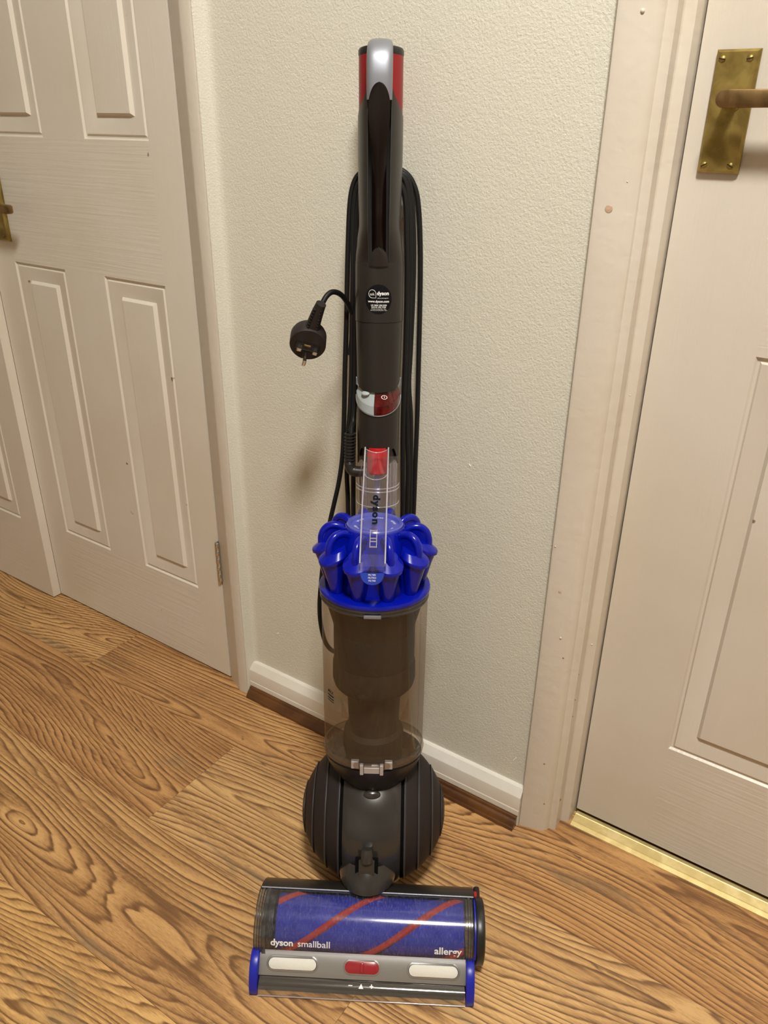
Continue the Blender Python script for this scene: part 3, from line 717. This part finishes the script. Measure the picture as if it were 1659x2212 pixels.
# upper body
def rbody(s):
    K = [(.58, .0272), (.62, .0278), (.678, .0286), (.735, .0286), (.752, .0283), (.770, .0266), (.790, .0245), (.83, .0252), (.87, .0256), (.92, .0256)]
    for (a, ra), (b, rb) in zip(K, K[1:]):
        if s <= b: t = max(0, (s - a) / (b - a)); t = t * t * (3 - 2 * t); return ra + (rb - ra) * t
    return K[-1][1]
def f_low2(u, v):
    a = -PI + 2 * PI * u; c = max(math.cos(a), 0); s0 = .6045 - .0100 * c ** .8; s1 = .6785 - .003 * math.cos(a) * 0
    s = s0 + (s1 - s0) * v; return cyl_pt(a, rbody(s) - .0003, s)
B('upper_wand', surf(f_low2, 56, 10, thick=.0012), 'grey', smooth=50)
B('wand_inner', revolve([(.0245, .595), (.0262, .62), (.0270, .679), (.0270, .70), (.022, .74), (0, .74)], 40, c=(0, TY, 0)), 'black', smooth=40)
def f_body(u, v):
    a = -PI + 2 * PI * u; s = .6790 + (.7480 - .6790) * v; r = rbody(s) + .0003; return cyl_pt(a, r, s)
bd = B('handle_body', surf(f_body, 64, 16, thick=.0012), 'grey', smooth=50)
# sticker with its lettering
def on_body(c, z=.7063, x0=.0, lift=.0): 
    s = z + c.y; r = rbody(s) + .0006 + lift; a = (c.x + x0) / .0287; return cyl_pt(a, r, s)
def f_st(u, v): a = 2 * PI * u; return on_body(Vector((.0160 * v * math.cos(a), .0170 * v * math.sin(a), 0)))
st = B('sticker', surf(f_st, 48, 6), 'sticker', bd, smooth=60, label='round black care sticker with white print')
bm = bmesh.new()
def put(txt, x, y, w_, bold=.0, sp=1.0):
    t = text_bm(txt, width=w_, bold=bold, spacing=sp); remap(t, lambda c: on_body(Vector((c.x + x, c.y + y, 0)), lift=.0003)); join_bm(bm, t)
put('ask', -.0073, .0060, .0058, .0)
put('dyson', .0052, .0063, .0140, .035)
put('advice and support', .0052, .0013, .0130, .0)
put('www.dyson.com', .0, -.0027, .0250, .03)
put('UK 0800 298 0298', .0004, -.0068, .0185, .02)
put('ROI 01 475 7109', .0004, -.0091, .0168, .02)
put('Monday to Friday 8am - 8pm', .0004, -.0112, .0172)
put('Saturday and Sunday 8am - 6pm', .0004, -.0127, .0195)
# bubble round the first word
ang = [PI * .0 + 2 * PI * i / 36 for i in range(37)]
loop = []
for a in [math.radians(d) for d in range(0, 271, 9)]: loop.append((-.0073 + .0043 * math.cos(a), .0062 + .0046 * math.sin(a)))
loop += [(-.0030, .0016), (-.0030, .0062)]
t = tube([on_body(Vector((x, y, 0)), lift=.0002) for x, y in loop], .00028, 5, sm=0); join_bm(bm, t)
B('sticker_lettering', bm, 'ink_white', st, smooth=0)

# handle shell: wraps the red tube, open channel at the front
CE = lambda s: .0118 + .0012 * min(1, max(0, (s - .75) / .15))      # half width of the channel mouth
def rfront(s):                                                       # how far the shell reaches forward
    t = min(1, max(0, (s - .745) / .05)); t = t * t * (3 - 2 * t); return .0283 + .0195 * t
def shell_pt(a, s, inner=0.0):
    r = rbody(s) - inner; rf = rfront(s) - inner
    return Vector((r * math.sin(a), TY - (rf if math.cos(a) > 0 else r) * math.cos(a), s))
def amax(s):
    K = [(.0, PI), (.872, PI), (.884, 2.5), (.899, 1.60), (.912, .95), (.922, .62), (.93, .55)]
    for (a, va), (b, vb) in zip(K, K[1:]):
        if s <= b: return va + (vb - va) * (s - a) / (b - a)
    return .55
bmS = bmesh.new()
for sd in (-1, 1):
    def f_sh(u, v, sd=sd):
        s = .7475 + (.9250 - .7475) * v; a0 = math.asin(min(.99, CE(s) / rbody(s))); a1 = max(amax(s), a0 + .05)
        a = a0 + (a1 - a0) * u; return shell_pt(sd * a, s) 
    surf(f_sh, 22, 40, bm=bmS)
    def f_in(u, v, sd=sd):      # inner wall of the channel
        s = .7475 + (.9250 - .7475) * v; a0 = math.asin(min(.99, CE(s) / rbody(s))); p = shell_pt(sd * a0, s)
        return Vector((p.x - sd * .0003 * u, p.y + (.050 - p.y) * u, s))
    surf(f_in, 4, 40, bm=bmS)
B('handle_shell', bmS, 'grey', smooth=50)
for sd in (-1, 1):
    pth = []
    for i in range(30):
        s = .749 + (.9150 - .749) * i / 29; a0 = math.asin(CE(s) / rbody(s)); p = shell_pt(sd * a0, s); pth.append(p)
    B('channel_trim', tube(pth, .0004, 8, sm=0), 'rib', smooth=60)
B('channel_back', surf(lambda u, v: Vector((-.0135 + .027 * u, .0485, .745 + .185 * v)), 2, 2), 'black', smooth=0)
def wgrip(s):
    if s > .905: return .0118 * math.sqrt(max(0, 1 - ((s - .905) / .0255) ** 2)) + .0002
    t = min(1, max(0, (.905 - s) / .05)); t = t * t * (3 - 2 * t); return .0118 - .0038 * t
def f_grip(u, v):
    s = .752 + (.9305 - .752) * math.sin(v * PI / 2); w_ = wgrip(s); x = -1 + 2 * u
    k = min(1, max(0, (.905 - s) / .10)); k = k * k * (3 - 2 * k); front = .0176 + .0156 * k + .0100 * max(0, (.80 - s) / .05); return Vector((w_ * x, front + (.0018 + .0042 * k) * abs(x) ** 2.0, s))
B('grip', surf(f_grip, 14, 60, thick=.0015), 'grip', smooth=60, label='dark brown-black soft grip')
def f_tip(u, v):
    s = .7435 + .0215 * v; w_ = .0112 * math.sqrt(max(0, 1 - v ** 2)) + .0002; x = -1 + 2 * u; return Vector((w_ * x, .0405 - .0035 * v + .004 * abs(x) ** 2, s))
B('grip_tongue', surf(f_tip, 12, 12, thick=.0012), 'grey', smooth=60)
# silver bow over the top
path = [(.084, .9690, .010), (.074, .9715, .0118), (.060, .9722, .0126), (.046, .9705, .0132), (.035, .9655, .0137), (.0280, .9560, .0140), (.0252, .9430, .0140), (.0250, .9300, .0139), (.0258, .9145, .0136)]
rings = []
for i, (y, s, hw) in enumerate(path):
    j0, j1 = max(i - 1, 0), min(i + 1, len(path) - 1); t = Vector((0, path[j1][0] - path[j0][0], path[j1][1] - path[j0][1])).normalized(); n = Vector((0, -t.z, t.y))
    if n.z < 0 and i < 3: n = -n
    n = Vector((0, t.z, -t.y)); 
    ring = []
    for k in range(20):
        a = 2 * PI * k / 20; cx, cyy = math.cos(a), math.sin(a)
        px_ = hw * (abs(cx) ** .75) * (1 if cx > 0 else -1); pn = .0050 * (abs(cyy) ** .8) * (1 if cyy > 0 else -1)
        ring.append(Vector((px_, y, s)) + n * pn)
    rings.append(ring)
# refine
fine = []
for i in range(len(rings) - 1):
    for q_ in range(4):
        t = q_ / 4; a_, b_, c_, d_ = rings[max(i - 1, 0)], rings[i], rings[i + 1], rings[min(i + 2, len(rings) - 1)]
        fine.append([.5 * ((2 * b_[k]) + (c_[k] - a_[k]) * t + (2 * a_[k] - 5 * b_[k] + 4 * c_[k] - d_[k]) * t * t + (3 * b_[k] - a_[k] - 3 * c_[k] + d_[k]) * t ** 3) for k in range(20)])
fine.append(rings[-1])
B('handle_bow', loft(fine), 'silver', smooth=50, label='silver bow over the top of the handle')
# red tube with its black cap
B('red_tube', revolve([(.0245, .74), (.0247, .9635), (0, .9635)], 48, c=(0, TY, 0)), 'red', smooth=40, label='red inner wand')
B('tube_cap', revolve([(.0248, .9625), (.0252, .9640), (.0252, .9680), (.0240, .9700), (.0200, .9712), (.0188, .9705), (.0185, .960), (0, .960)], 48, c=(0, TY, 0)), 'black', smooth=35)

# ---- clear carry handle and red release button
B('release_button', revolve([(0, .4880), (.0120, .4880), (.0136, .4900), (.0136, .5220), (.0130, .5235), (0, .5235)], 36, c=(0, .0560, 0)), 'red_button', smooth=35, label='red bin release button')
cb = B('clear_collar', surf(lambda u, v: (lambda a: cyl_pt(a, .0268 + .0006 * v, .4330 + (.5075 + .006 * math.cos(a) - .4330) * v, .0705))(-1.75 + 3.5 * u), 40, 10), 'clear', smooth=50, label='clear collar below the wand')
for zz in (.4700, .4655, .4450):
    B('collar_ridge', tube([cyl_pt(a, .0280, zz, .0705) for a in [-1.6 + 3.2 * i / 30 for i in range(31)]], .0007, 6, sm=0), 'edge_highlight', cb, smooth=60)
for xx in (-.021, -.0165, .0165, .021, .0235):
    B('collar_post', tube([(xx, .0505 + .018 * (abs(xx) / .0235) ** 2, .437), (xx, .0505 + .018 * (abs(xx) / .0235) ** 2, .500)], .0010, 6, sm=2), 'edge_highlight', cb, smooth=60)
SP = [Vector((0, .0300, .5270)).lerp(Vector((0, -.0995, .4255)), i / 40) for i in range(41)]
for i in range(41): SP[i] += Vector((0, -.617, .787)) * .003 * math.sin(PI * i / 40)
def sp_at(v):
    t = v * (len(SP) - 1); i = min(int(t), len(SP) - 2); p = SP[i].lerp(SP[i + 1], t - i); d = (SP[i + 1] - SP[i]).normalized(); return p, Vector((0, d.z, -d.y))
def f_strap(u, v):
    p, n = sp_at(v); x = -.0152 + .0304 * u; dip = .0075 * (1 - min(1, v / .28) ** 2) * (1 - (x / .0152) ** 2)
    return p + Vector((x, 0, 0)) - n * dip
cs = B('carry_handle', surf(f_strap, 14, 50), 'clear', smooth=60, label='clear plastic carry handle over the cyclone')
for s in (-1, 1):
    def f_w(u, v, s=s):
        p, n = sp_at(v * .985); return p + Vector((s * .0152, 0, 0)) + n * (-.0020 + .0060 * u)
    B('handle_side_wall', surf(f_w, 2, 50, thick=.0016), 'edge_highlight', cs, smooth=60)
# rounded trough edge at its top and the ladder catch
TR = []
LEN = sum((SP[i + 1] - SP[i]).length for i in range(len(SP) - 1))
def on_strap(x, d, lift):          # d metres down the strap from its top
    p, n = sp_at(min(.999, d / LEN)); 
    if n.y > 0: n = -n
    return p + Vector((x, 0, 0)) + n * lift
for d0, dp in ((.0, .0075), (.036, .0)):
    n_ = 24; pts = []
    for i in range(n_ + 1):
        x = -.0146 + .0292 * i / n_; q_ = (x / .0146) ** 2
        pts.append(on_strap(x, d0 + (.0 if dp else .012 * math.sqrt(max(0, 1 - q_))), -dp * (1 - q_) + .0006))
    B('trough_edge', tube(pts, .0006, 6, sm=0), 'edge_highlight', cs, smooth=60)
# lettering runs down the strap, tops of the letters to the right
t = text_bm('dyson', width=.0405, bold=.05, spacing=1.22)
B('strap_lettering', remap(t, lambda c: on_strap(c.y * .80 + .0008, .0905 + c.x, .0010)), 'ink_dark', cs, smooth=0)
bm = bmesh.new()
for d in (.1190, .1290, .1330, .1400):
    box(-.0035, .0035, -.0006, .0006, -.0006, .0006, bm=bm)
    p = on_strap(0, d, .0004)
    for v in bm.verts[-8:] if hasattr(bm.verts, '__getitem__') and not bm.verts.ensure_lookup_table() else []: v.co += p
B('catch_rungs', bm, 'edge_highlight', cs, smooth=0)
for x in (-.0038, .0038):
    B('catch_rail', tube([on_strap(x, d, .0004) for d in (.118, .124, .130, .136, .141)], .0006, 6, sm=3), 'edge_highlight', cs, smooth=60)
# tab with the blue filter label
def f_tab(u, v):
    x = -1 + 2 * u
    if v < .5: p = Vector((0, -.0890, .4360)).lerp(Vector((0, -.1040, .4230)), v * 2)
    else: p = Vector((0, -.1040, .4230 - .0180 * (v - .5) * 2))
    w_ = .0138 if v < .6 else .0138 * math.sqrt(max(0, 1 - ((v - .6) / .4) ** 2)) + .0001
    return p + Vector((w_ * x, 0, 0))
tb = B('clear_tab', surf(f_tab, 12, 24), 'clear', cs, smooth=30)
def f_lab(u, v):
    x = -1 + 2 * u; z = .4205 - .0152 * v; w_ = .0132 * math.sqrt(max(0, 1 - (max(0, v - .05) / .95) ** 2.2)) + .0001
    return Vector((w_ * x, -.1058, z))
B('filter_label', surf(f_lab, 12, 16), 'label_blue', cs, smooth=0, label='blue label reading FILTER FILTRO FILTRE')
bm = bmesh.new()
for k, (wd, ww) in enumerate((('FILTER', .0086), ('FILTRO', .0092), ('FILTRE', .0080))):
    t = text_bm(wd, width=ww, bold=.02); remap(t, lambda c: Vector((c.x, -.1061, .4182 - k * .0036 + c.y * 1.0))); join_bm(bm, t)
B('label_lettering', bm, 'ink_white', cs, smooth=0)

# ---- mains cable looped on its hooks
OFF = -.0030
CB = {
'A': [(.004, .106, .8530), (-.012, .110, .8515), (-.0206, .112, .8476), (-.0273, .112, .8408), (-.0323, .112, .8279), (-.0352, .112, .8070), (-.0371, .112, .7696), (-.0385, .112, .7257), (-.0400, .112, .6687), (-.0422, .112, .6095), (-.0438, .112, .5477), (-.0461, .112, .4964), (-.0515, .112, .4567), (-.0589, .112, .4227), (-.0651, .112, .3950), (-.0729, .112, .3526), (-.0790, .112, .3016), (-.0817, .112, .2642), (-.0802, .112, .2338), (-.074, .112, .205), (-.062, .112, .190), (-.045, .112, .190), (-.030, .108, .205), (-.020, .106, .25), (-.018, .106, .35), (-.020, .105, .48)],
'B': [(.003, .100, .8460), (-.010, .103, .8440), (-.0180, .104, .8406), (-.0246, .104, .8318), (-.0285, .104, .8122), (-.0303, .104, .7806), (-.0310, .104, .7263), (-.0324, .104, .6698), (-.0332, .104, .6111), (-.0352, .104, .5622), (-.0385, .104, .5182), (-.0400, .104, .4728), (-.0389, .104, .4395), (-.0379, .104, .4021), (-.033, .106, .360), (-.015, .108, .338), (.010, .108, .335), (.030, .106, .355), (.0423, .101, .40)],
'C': [(.002, .096, .8390), (-.0154, .096, .8352), (-.0214, .096, .8224), (-.0248, .096, .7913), (-.0260, .096, .7269), (-.0266, .096, .6709), (-.0280, .097, .5825), (-.0300, .093, .5505), (-.0318, .082, .5400), (-.0318, .074, .5330)],
'D': [(.004, .106, .8530), (.012, .111, .8535), (.0227, .112, .8515), (.0327, .112, .8470), (.0413, .112, .8363), (.0473, .112, .8183), (.0511, .112, .7813), (.0531, .112, .7268), (.0536, .112, .6408), (.0536, .112, .5494), (.0527, .112, .4851), (.0515, .112, .4009), (.046, .112, .345), (.028, .112, .318), (.0, .112, .312), (-.025, .110, .325), (-.0309, .098, .37), (-.0309, .096, .4054), (-.0307, .096, .4820), (-.0300, .097, .53), (-.0290, .098, .58)],
'E': [(.003, .100, .8460), (.0130, .099, .8480), (.0229, .098, .8457), (.0312, .098, .8382), (.0361, .098, .8179), (.0391, .098, .7814), (.0403, .098, .7276), (.0398, .098, .6427), (.0393, .098, .5832), (.0412, .098, .5212), (.0428, .098, .4762), (.0423, .101, .4061)],
'F': [(.002, .096, .8390), (.0120, .094, .8430), (.0203, .094, .8405), (.0287, .094, .8305), (.0329, .094, .8126), (.0346, .094, .7814), (.0363, .094, .7278), (.0363, .094, .6433), (.0351, .094, .5839), (.0350, .094, .5222), (.0366, .094, .4075), (.034, .100, .375), (.020, .102, .360), (.0, .104, .355), (-.020, .103, .372)],
'G': [(.006, .1065, .8500), (.0239, .106, .8477), (.0339, .106, .8417), (.0393, .106, .8233), (.0431, .106, .7814), (.0444, .106, .7271), (.0428, .106, .6415), (.0415, .106, .5937), (.0449, .106, .5506), (.0463, .106, .4868), (.0463, .106, .4031), (.040, .108, .352), (.022, .110, .330), (-.004, .112, .325)],
}
bm = bmesh.new()
for k, P in CB.items(): tube([(x + OFF, y, z) for x, y, z in P], .0033, 10, bm=bm, sm=6)
cord = [(-.0352, .106, .6300), (-.0330, .109, .6500), (-.0300, .108, .6680), (-.0322, .103, .6840), (-.0394, .090, .7010), (-.0466, .080, .7094), (-.0544, .072, .7115), (-.0606, .066, .7070), (-.0655, .062, .6985), (-.0672, .0615, .6945)]
tube([(x + OFF, y, z) for x, y, z in cord], .0033, 12, bm=bm, sm=6)
cab = B('power_cord', bm, 'cable', smooth=60, label='black mains cable looped in long strands behind the wand')
# hooks that hold the cable
B('cable_hook', tube([(0, TY + .020, .825), (0, .108, .828), (0, .118, .838), (0, .119, .848)], .0050, 12, sm=5, sx=2.0), 'grey', smooth=60)
B('cable_hook', tube([(0, .095, .375), (0, .112, .370), (0, .120, .360), (0, .121, .350)], .0050, 12, sm=5, sx=2.0), 'grey', smooth=60)
# ribbed strain relief where the cable enters the body
pr = [(-.0318, .074, .5345), (-.0320, .073, .520), (-.0325, .072, .505), (-.0325, .071, .4935), (-.0290, .070, .4865), (-.0220, .069, .4850), (-.0140, .069, .4850)]
sr = B('strain_relief', tube([(x + OFF - .0012, y, z) for x, y, z in pr], .0066, 18, sm=8, rfun=lambda t: .0052 if t < .45 else .0072), 'grey', smooth=60, label='ribbed dark grey cable sleeve')
for k in range(10):
    z = .5345 - k * .0042
    bm = revolve([(.0050, -.0012), (.0074, -.0008), (.0076, 0), (.0074, .0008), (.0050, .0012)], 22, c=(-.0318 + OFF - .0012 - .0003 * k / 4, .0738 - .0002 * k, z))
    B('relief_rib', bm, 'grey', sr, smooth=60)

# ---- plug, held out on its cord
pc = Vector((-.0835 + OFF, .0620, .6548))
upv = Vector((.27, -.02, .96)).normalized(); nrm = Vector((.03, -.88, -.47)); nrm.normalize(); upv = (upv - nrm * upv.dot(nrm)).normalized(); rv = upv.cross(nrm) * -1
if rv.x < 0: rv = -rv
PM = Matrix((rv, upv, nrm)).transposed().to_4x4(); PM.translation = pc
plug = B('plug', None or (lambda: (lambda b: (b.transform(PM), b)[1])(revolve([(0, -.0135), (.0180, -.0135), (.0212, -.0118), (.0222, -.0090), (.0222, .0085), (.0214, .0100), (0, .0100)], 56)))(), 'black', cab, smooth=35, label='black three-pin mains plug')
M['plug_face'] = plain('plug_dark_brown', (.022, .016, .0155), .55, spec=.3)
plug.data.materials[0] = M['plug_face']
def pb(name, bm, mat, sm=30): bm.transform(PM); return B(name, bm, mat, cab, smooth=sm)
pb('plug_recess', box(-.0150, .0150, -.0075, .0035, .0098, .0103, .0008, 1), 'black')
pb('pin', box(-.0128, -.0068, -.0030, .0012, .0100, .0230, .0009, 1), 'steel')
pb('pin', box(.0068, .0128, -.0030, .0012, .0100, .0230, .0009, 1), 'steel')
pb('pin', box(-.0021, .0021, -.0175, -.0095, .0100, .0300, .0009, 1), 'steel')
pb('fuse_cover', box(-.0042, .0042, -.0022, .0004, .0100, .0109, .0004, 1), 'brass_old')
slv = tube([(.0005, .018, -.001), (.0006, .030, -.001), (.0012, .044, -.0012), (.0022, .0545, -.0015)], .0075, 20, sm=6, rfun=lambda t: .0090 - .0028 * min(1, t * 1.1))
sv = pb('plug_sleeve', slv, 'plug_face', 50)
for s in (-1, 1):
    for k in range(7):
        t = k / 6; yy = .0235 + .0245 * t; rr = .0090 - .0028 * t
        bm = box(-.0022, .0022, -.0009, .0009, -.0022, .0022, .0004, 1)
        bm.transform(Matrix.Translation((s * rr * .55, yy, rr * .50)) @ Matrix.Rotation(s * .9, 4, 'Y'))
        pb('sleeve_slot', bm, 'black')

# ---- cleaner head
CYC = (.070, .042); RC = .0432
def hc(x, phi, r=RC): return Vector((x, CYC[0] - r * math.cos(phi), CYC[1] + r * math.sin(phi)))
R_ = math.radians
B_ = None
H('base_tray', box(-.134, .134, .026, .120, .002, .010, .002), 'black', smooth=30)
# rear housing
q = [(.120, .004), (.131, .010), (.1290, .045), (.1220, .0590), (.1120, .0690), (.0970, .0795), (.0885, .0815), (.0880, .0780), (.0990, .0700), (.108, .050), (.110, .010)]
H('rear_housing', extrude_poly(q, 'X', -.1385, .1425, bev=.0012), 'grey', smooth=30)
H('housing_lip', tube([(-.1375, .0886, .0822), (0, .0886, .0822), (.1405, .0886, .0822)], .0011, 8, sm=1), 'silver', smooth=60)
# roller with red bristle spirals
rl = H('brush_roller', revolve([(0, -.113), (.0340, -.113), (.0352, -.1115), (.0352, .1265), (.0340, .128), (0, .128)], 64, axis='X', c=(0, *CYC)), 'roller', smooth=40, label='blue brush roller')
for k in range(3):
    def f_b(u, v, k=k):
        x = -.112 + .239 * v; ph = R_(90 + 120 * k) + R_(130) / .112 * (x + .012) + (u - .5) * .30; return hc(x, ph, .0352 + .0040 * (1 - (2 * u - 1) ** 2))
    H('bristle_strip', surf(f_b, 4, 80), 'bristle', rl, smooth=60)
H('roller_end_block', revolve([(0, -.131), (.037, -.131), (.038, -.128), (.038, -.116), (.030, -.1135), (0, -.1135)], 48, axis='X', c=(0, *CYC)), 'black', smooth=30)
cv = H('clear_cover', surf(lambda u, v: hc(-.1300 + .2600 * u, R_(2 + 116 * v)), 8, 40), 'cover', smooth=60, label='scratched clear cover over the brush roller')
for s, xs_ in ((-1, (-.1385, -.1350, -.1320, -.1285, -.1240)), (1, (.1385, .1355, .1325, .1300))):
    for i in range(len(xs_) - 1):
        a, b = xs_[i], xs_[i + 1]; dr = .0006 if i % 2 else -.0006
        H('cover_end_ring', surf(lambda u, v: hc(a + (b - a) * u, R_(-20 + 140 * v), RC + dr), 2, 40), 'cover_smoke', cv, smooth=60)
    for x in xs_[:-1]:
        H('ring_edge', tube([hc(x, R_(-15 + 135 * i / 30), RC + .0003) for i in range(31)], .0005, 6, sm=0), 'grey_gloss', cv, smooth=60)
# lettering on the cover
def on_cover(c, x, ph): return hc(x + c.x, ph + c.y / RC, RC + .0004)
bm = remap(text_bm('dyson', width=.0285, bold=.03), lambda c: on_cover(c, -.1025, R_(18.5)))
join_bm(bm, remap(text_bm('small', width=.0235, bold=.008), lambda c: on_cover(c, -.0705, R_(20))))
join_bm(bm, remap(text_bm('ball', width=.0160, bold=.008), lambda c: on_cover(c, -.0495, R_(20))))
join_bm(bm, remap(text_bm('allergy', width=.0345, bold=.020), lambda c: on_cover(c, .1075, R_(18))))
H('cover_lettering', bm, 'ink_white', cv, smooth=0)
# silver bar, pads and slider
b0, b1 = Vector((0, .0305, .0405)), Vector((0, .0105, .0195)); bd_ = (b1 - b0); bl = bd_.length; bu = bd_.normalized(); bnn = Vector((0, bu.z, -bu.y)) * 1.0
if bnn.y > 0: bnn = -bnn
if bnn.z < 0: bnn = -bnn
def barpt(x, t, l=0.0): bow = .0016 * (1 - (2 * t / bl - 1) ** 2); return b0 + bu * t + Vector((x, 0, 0)) + bnn * (l + bow)
br = H('silver_bar', surf(lambda u, v: barpt(-.1305 + .2610 * u, bl * v), 4, 12, thick=.002), 'bar', smooth=60)
def pill(x0, x1, t0, t1, l0, l1, n=10):
    r = (t1 - t0) / 2; c = (t0 + t1) / 2; pts = []
    for i in range(n + 1): a = PI / 2 + PI * i / n; pts.append((x0 + r + r * math.cos(a), c + r * math.sin(a)))
    for i in range(n + 1): a = -PI / 2 + PI * i / n; pts.append((x1 - r + r * math.cos(a), c + r * math.sin(a)))
    def ring(k, l): return [barpt((x - (x0 + x1) / 2) * k[0] + (x0 + x1) / 2, (t - c) * k[1] + c, l) for x, t in pts]
    w_ = (x1 - x0)
    return loft([ring((1, 1), l0), ring((1, 1), l1 - .0004), ring((1 - .0012 / w_, 1 - .0010 / (2 * r)), l1)])
for x0, x1 in ((-.1185, -.0580), (.0590, .1205)):
    H('pad_surround', pill(x0 - .0028, x1 + .0028, .0050, .0238, -.0005, .0012), 'bar', br, smooth=40)
    H('pad_gap', pill(x0 - .0008, x1 + .0008, .0070, .0218, .0, .0014), 'black', br, smooth=40)
    H('felt_pad', pill(x0, x1, .0078, .0210, .0, .0026), 'pad', br, smooth=40, label='pale oval felt pad')
H('slider_surround', pill(-.0240, .0235, .0055, .0235, -.0005, .0014), 'bar', br, smooth=40)
H('slider_well', pill(-.0220, .0215, .0072, .0218, .0, .0017), 'slider', br, smooth=40, label='crimson suction slider')
H('slider_knob', box(-.0022, .0022, -.0055, .0055, 0, .0030, .0010).copy() if False else (lambda b: (b.transform(Matrix.Translation(barpt(0, .0145, .0012)) @ Matrix((Vector((1, 0, 0)), -bu, bnn)).transposed().to_4x4()), b)[1])(box(-.0021, .0021, -.0056, .0056, 0, .0030, .0010)), 'slider', br, smooth=40)
# clear bumper below with a dark plate behind it painting the inlet's shade
H('inlet_shade', extrude_poly([(.0098, .0180), (.0145, .0225), (.0190, .006), (.0190, .003), (.0020, .0050), (.0035, .0085)], 'X', -.1295, .1295), 'grip', smooth=0, label='dark plate painting the inlet shade behind the bumper')
bmp = H('clear_bumper', surf(lambda u, v: Vector((-.1295 + .259 * u, .0108 - .0165 * math.sin(v * PI / 2) ** .9, .0185 - .0165 * (1 - math.cos(v * PI / 2)) )), 4, 14), 'bumper', smooth=60)
H('bumper_edge', tube([(-.1295, -.0052, .0030), (0, -.0052, .0030), (.1295, -.0052, .0030)], .0010, 8, sm=1), 'edge_highlight', bmp, smooth=60)
def on_bumper(x, t, l=.0005):
    v = max(0, t / .0259); return Vector((x, .0108 - (.0165 + l) * math.sin(v * PI / 2) ** .9, .0185 + l - .0165 * (1 - math.cos(v * PI / 2))))
bm = remap(text_bm('+', width=.0046, bold=.03), lambda c: on_bumper(c.x + .0128, .0062 - c.y))
bm.verts.ensure_lookup_table()
f_ = [[on_bumper(x, t) for x, t in q_] for q_ in (((-.0162, .0057), (-.0112, .0057), (-.0112, .0067), (-.0162, .0067)), ((-.0034, .0092), (.0028, .0092), (-.0003, .0036)))]
for q_ in f_: bm.faces.new([bm.verts.new(p) for p in q_])
H('bumper_marks', bm, 'ink_white', bmp, smooth=0)
# blue end pieces
q = [(.0340, .0), (.0345, .034), (.0310, .0425), (.0240, .0445), (.0150, .0420), (.0060, .0350), (.0000, .0250), (-.0040, .0120), (-.0050, .0030), (-.0030, .0)]
for x0, x1 in ((-.1410, -.1305), (.1305, .1410)):
    H('end_piece', extrude_poly(q, 'X', x0, x1, bev=.0012), 'blue_cap', smooth=40, label='cobalt blue end piece')
# belt cover on the right end
bc = H('belt_cover', extrude_poly([(CYC[0] - .040 * math.cos(a), CYC[1] + .040 * math.sin(a)) for a in [R_(-60 + 300 * i / 30) for i in range(31)]], 'X', .1430, .1535, bev=.0018), 'black', smooth=40)
H('belt_ring', tube([(.1535, CYC[0] - .036 * math.cos(R_(12 * i)), CYC[1] + .036 * math.sin(R_(12 * i))) for i in range(31)], .0010, 8, sm=0), 'grey_gloss', bc, smooth=60)
H('belt_housing', box(.1425, .1510, .085, .1180, .020, .0680, .003), 'black', bc, smooth=40)
H('belt_tab', box(.1428, .1465, .100, .108, .0655, .0695, .0006, 1), 'red_button', bc, smooth=0, label='small red tab')
H('blue_edge', surf(lambda u, v: hc(.1405 + .0022 * u, R_(0 + 120 * v), .0405), 2, 30), 'blue_cap', bc, smooth=60)
# neck between head and ball
def f_neck(u, v):
    a = R_(-95 + 190 * u); c = max(math.cos(a), 0); sn = math.sin(a)
    top = Vector((.0335 * sn, .142 - .040 * math.cos(a), .088 + .024 * c)); bot = Vector((.0375 * sn, .128 - .050 * c, .0710 + .0160 * c ** .9))
    p = bot.lerp(top, v); bul = .0035 * math.sin(v * PI); return p + Vector((bul * sn, -bul * c, 0))
nk = H('neck', surf(f_neck, 36, 12, thick=.002), 'grey_gloss', smooth=60)
H('neck_core', revolve([(.030, .02), (.0325, .075), (.0315, .095), (.026, .108), (0, .112)], 36, c=(0, .144, 0)), 'black', nk, smooth=50)
bm = box(-.0105, .0105, -.0018, .0018, -.014, .014, .0012, 2); bm.transform(Matrix.Translation((0, .0990, .1115)) @ Matrix.Rotation(R_(-18), 4, 'X'))
H('neck_clip', bm, 'grey_gloss', nk, smooth=40)
bm = box(-.0150, .0150, -.0012, .0012, -.017, .017, .0010, 1); bm.transform(Matrix.Translation((0, .1010, .1105)) @ Matrix.Rotation(R_(-18), 4, 'X'))
H('clip_recess_shade', bm, 'gap', nk, smooth=40)  # flat black plate, painted shade round the clip
bm = tube([(0, .1040, .1220), (0, .1070, .1310), (0, .1100, .1370)], .0085, 18, sm=6, rfun=lambda t: .0090 - .0020 * t)
H('neck_pivot', bm, 'grey_gloss', nk, smooth=60)
bpy.context.view_layer.update()
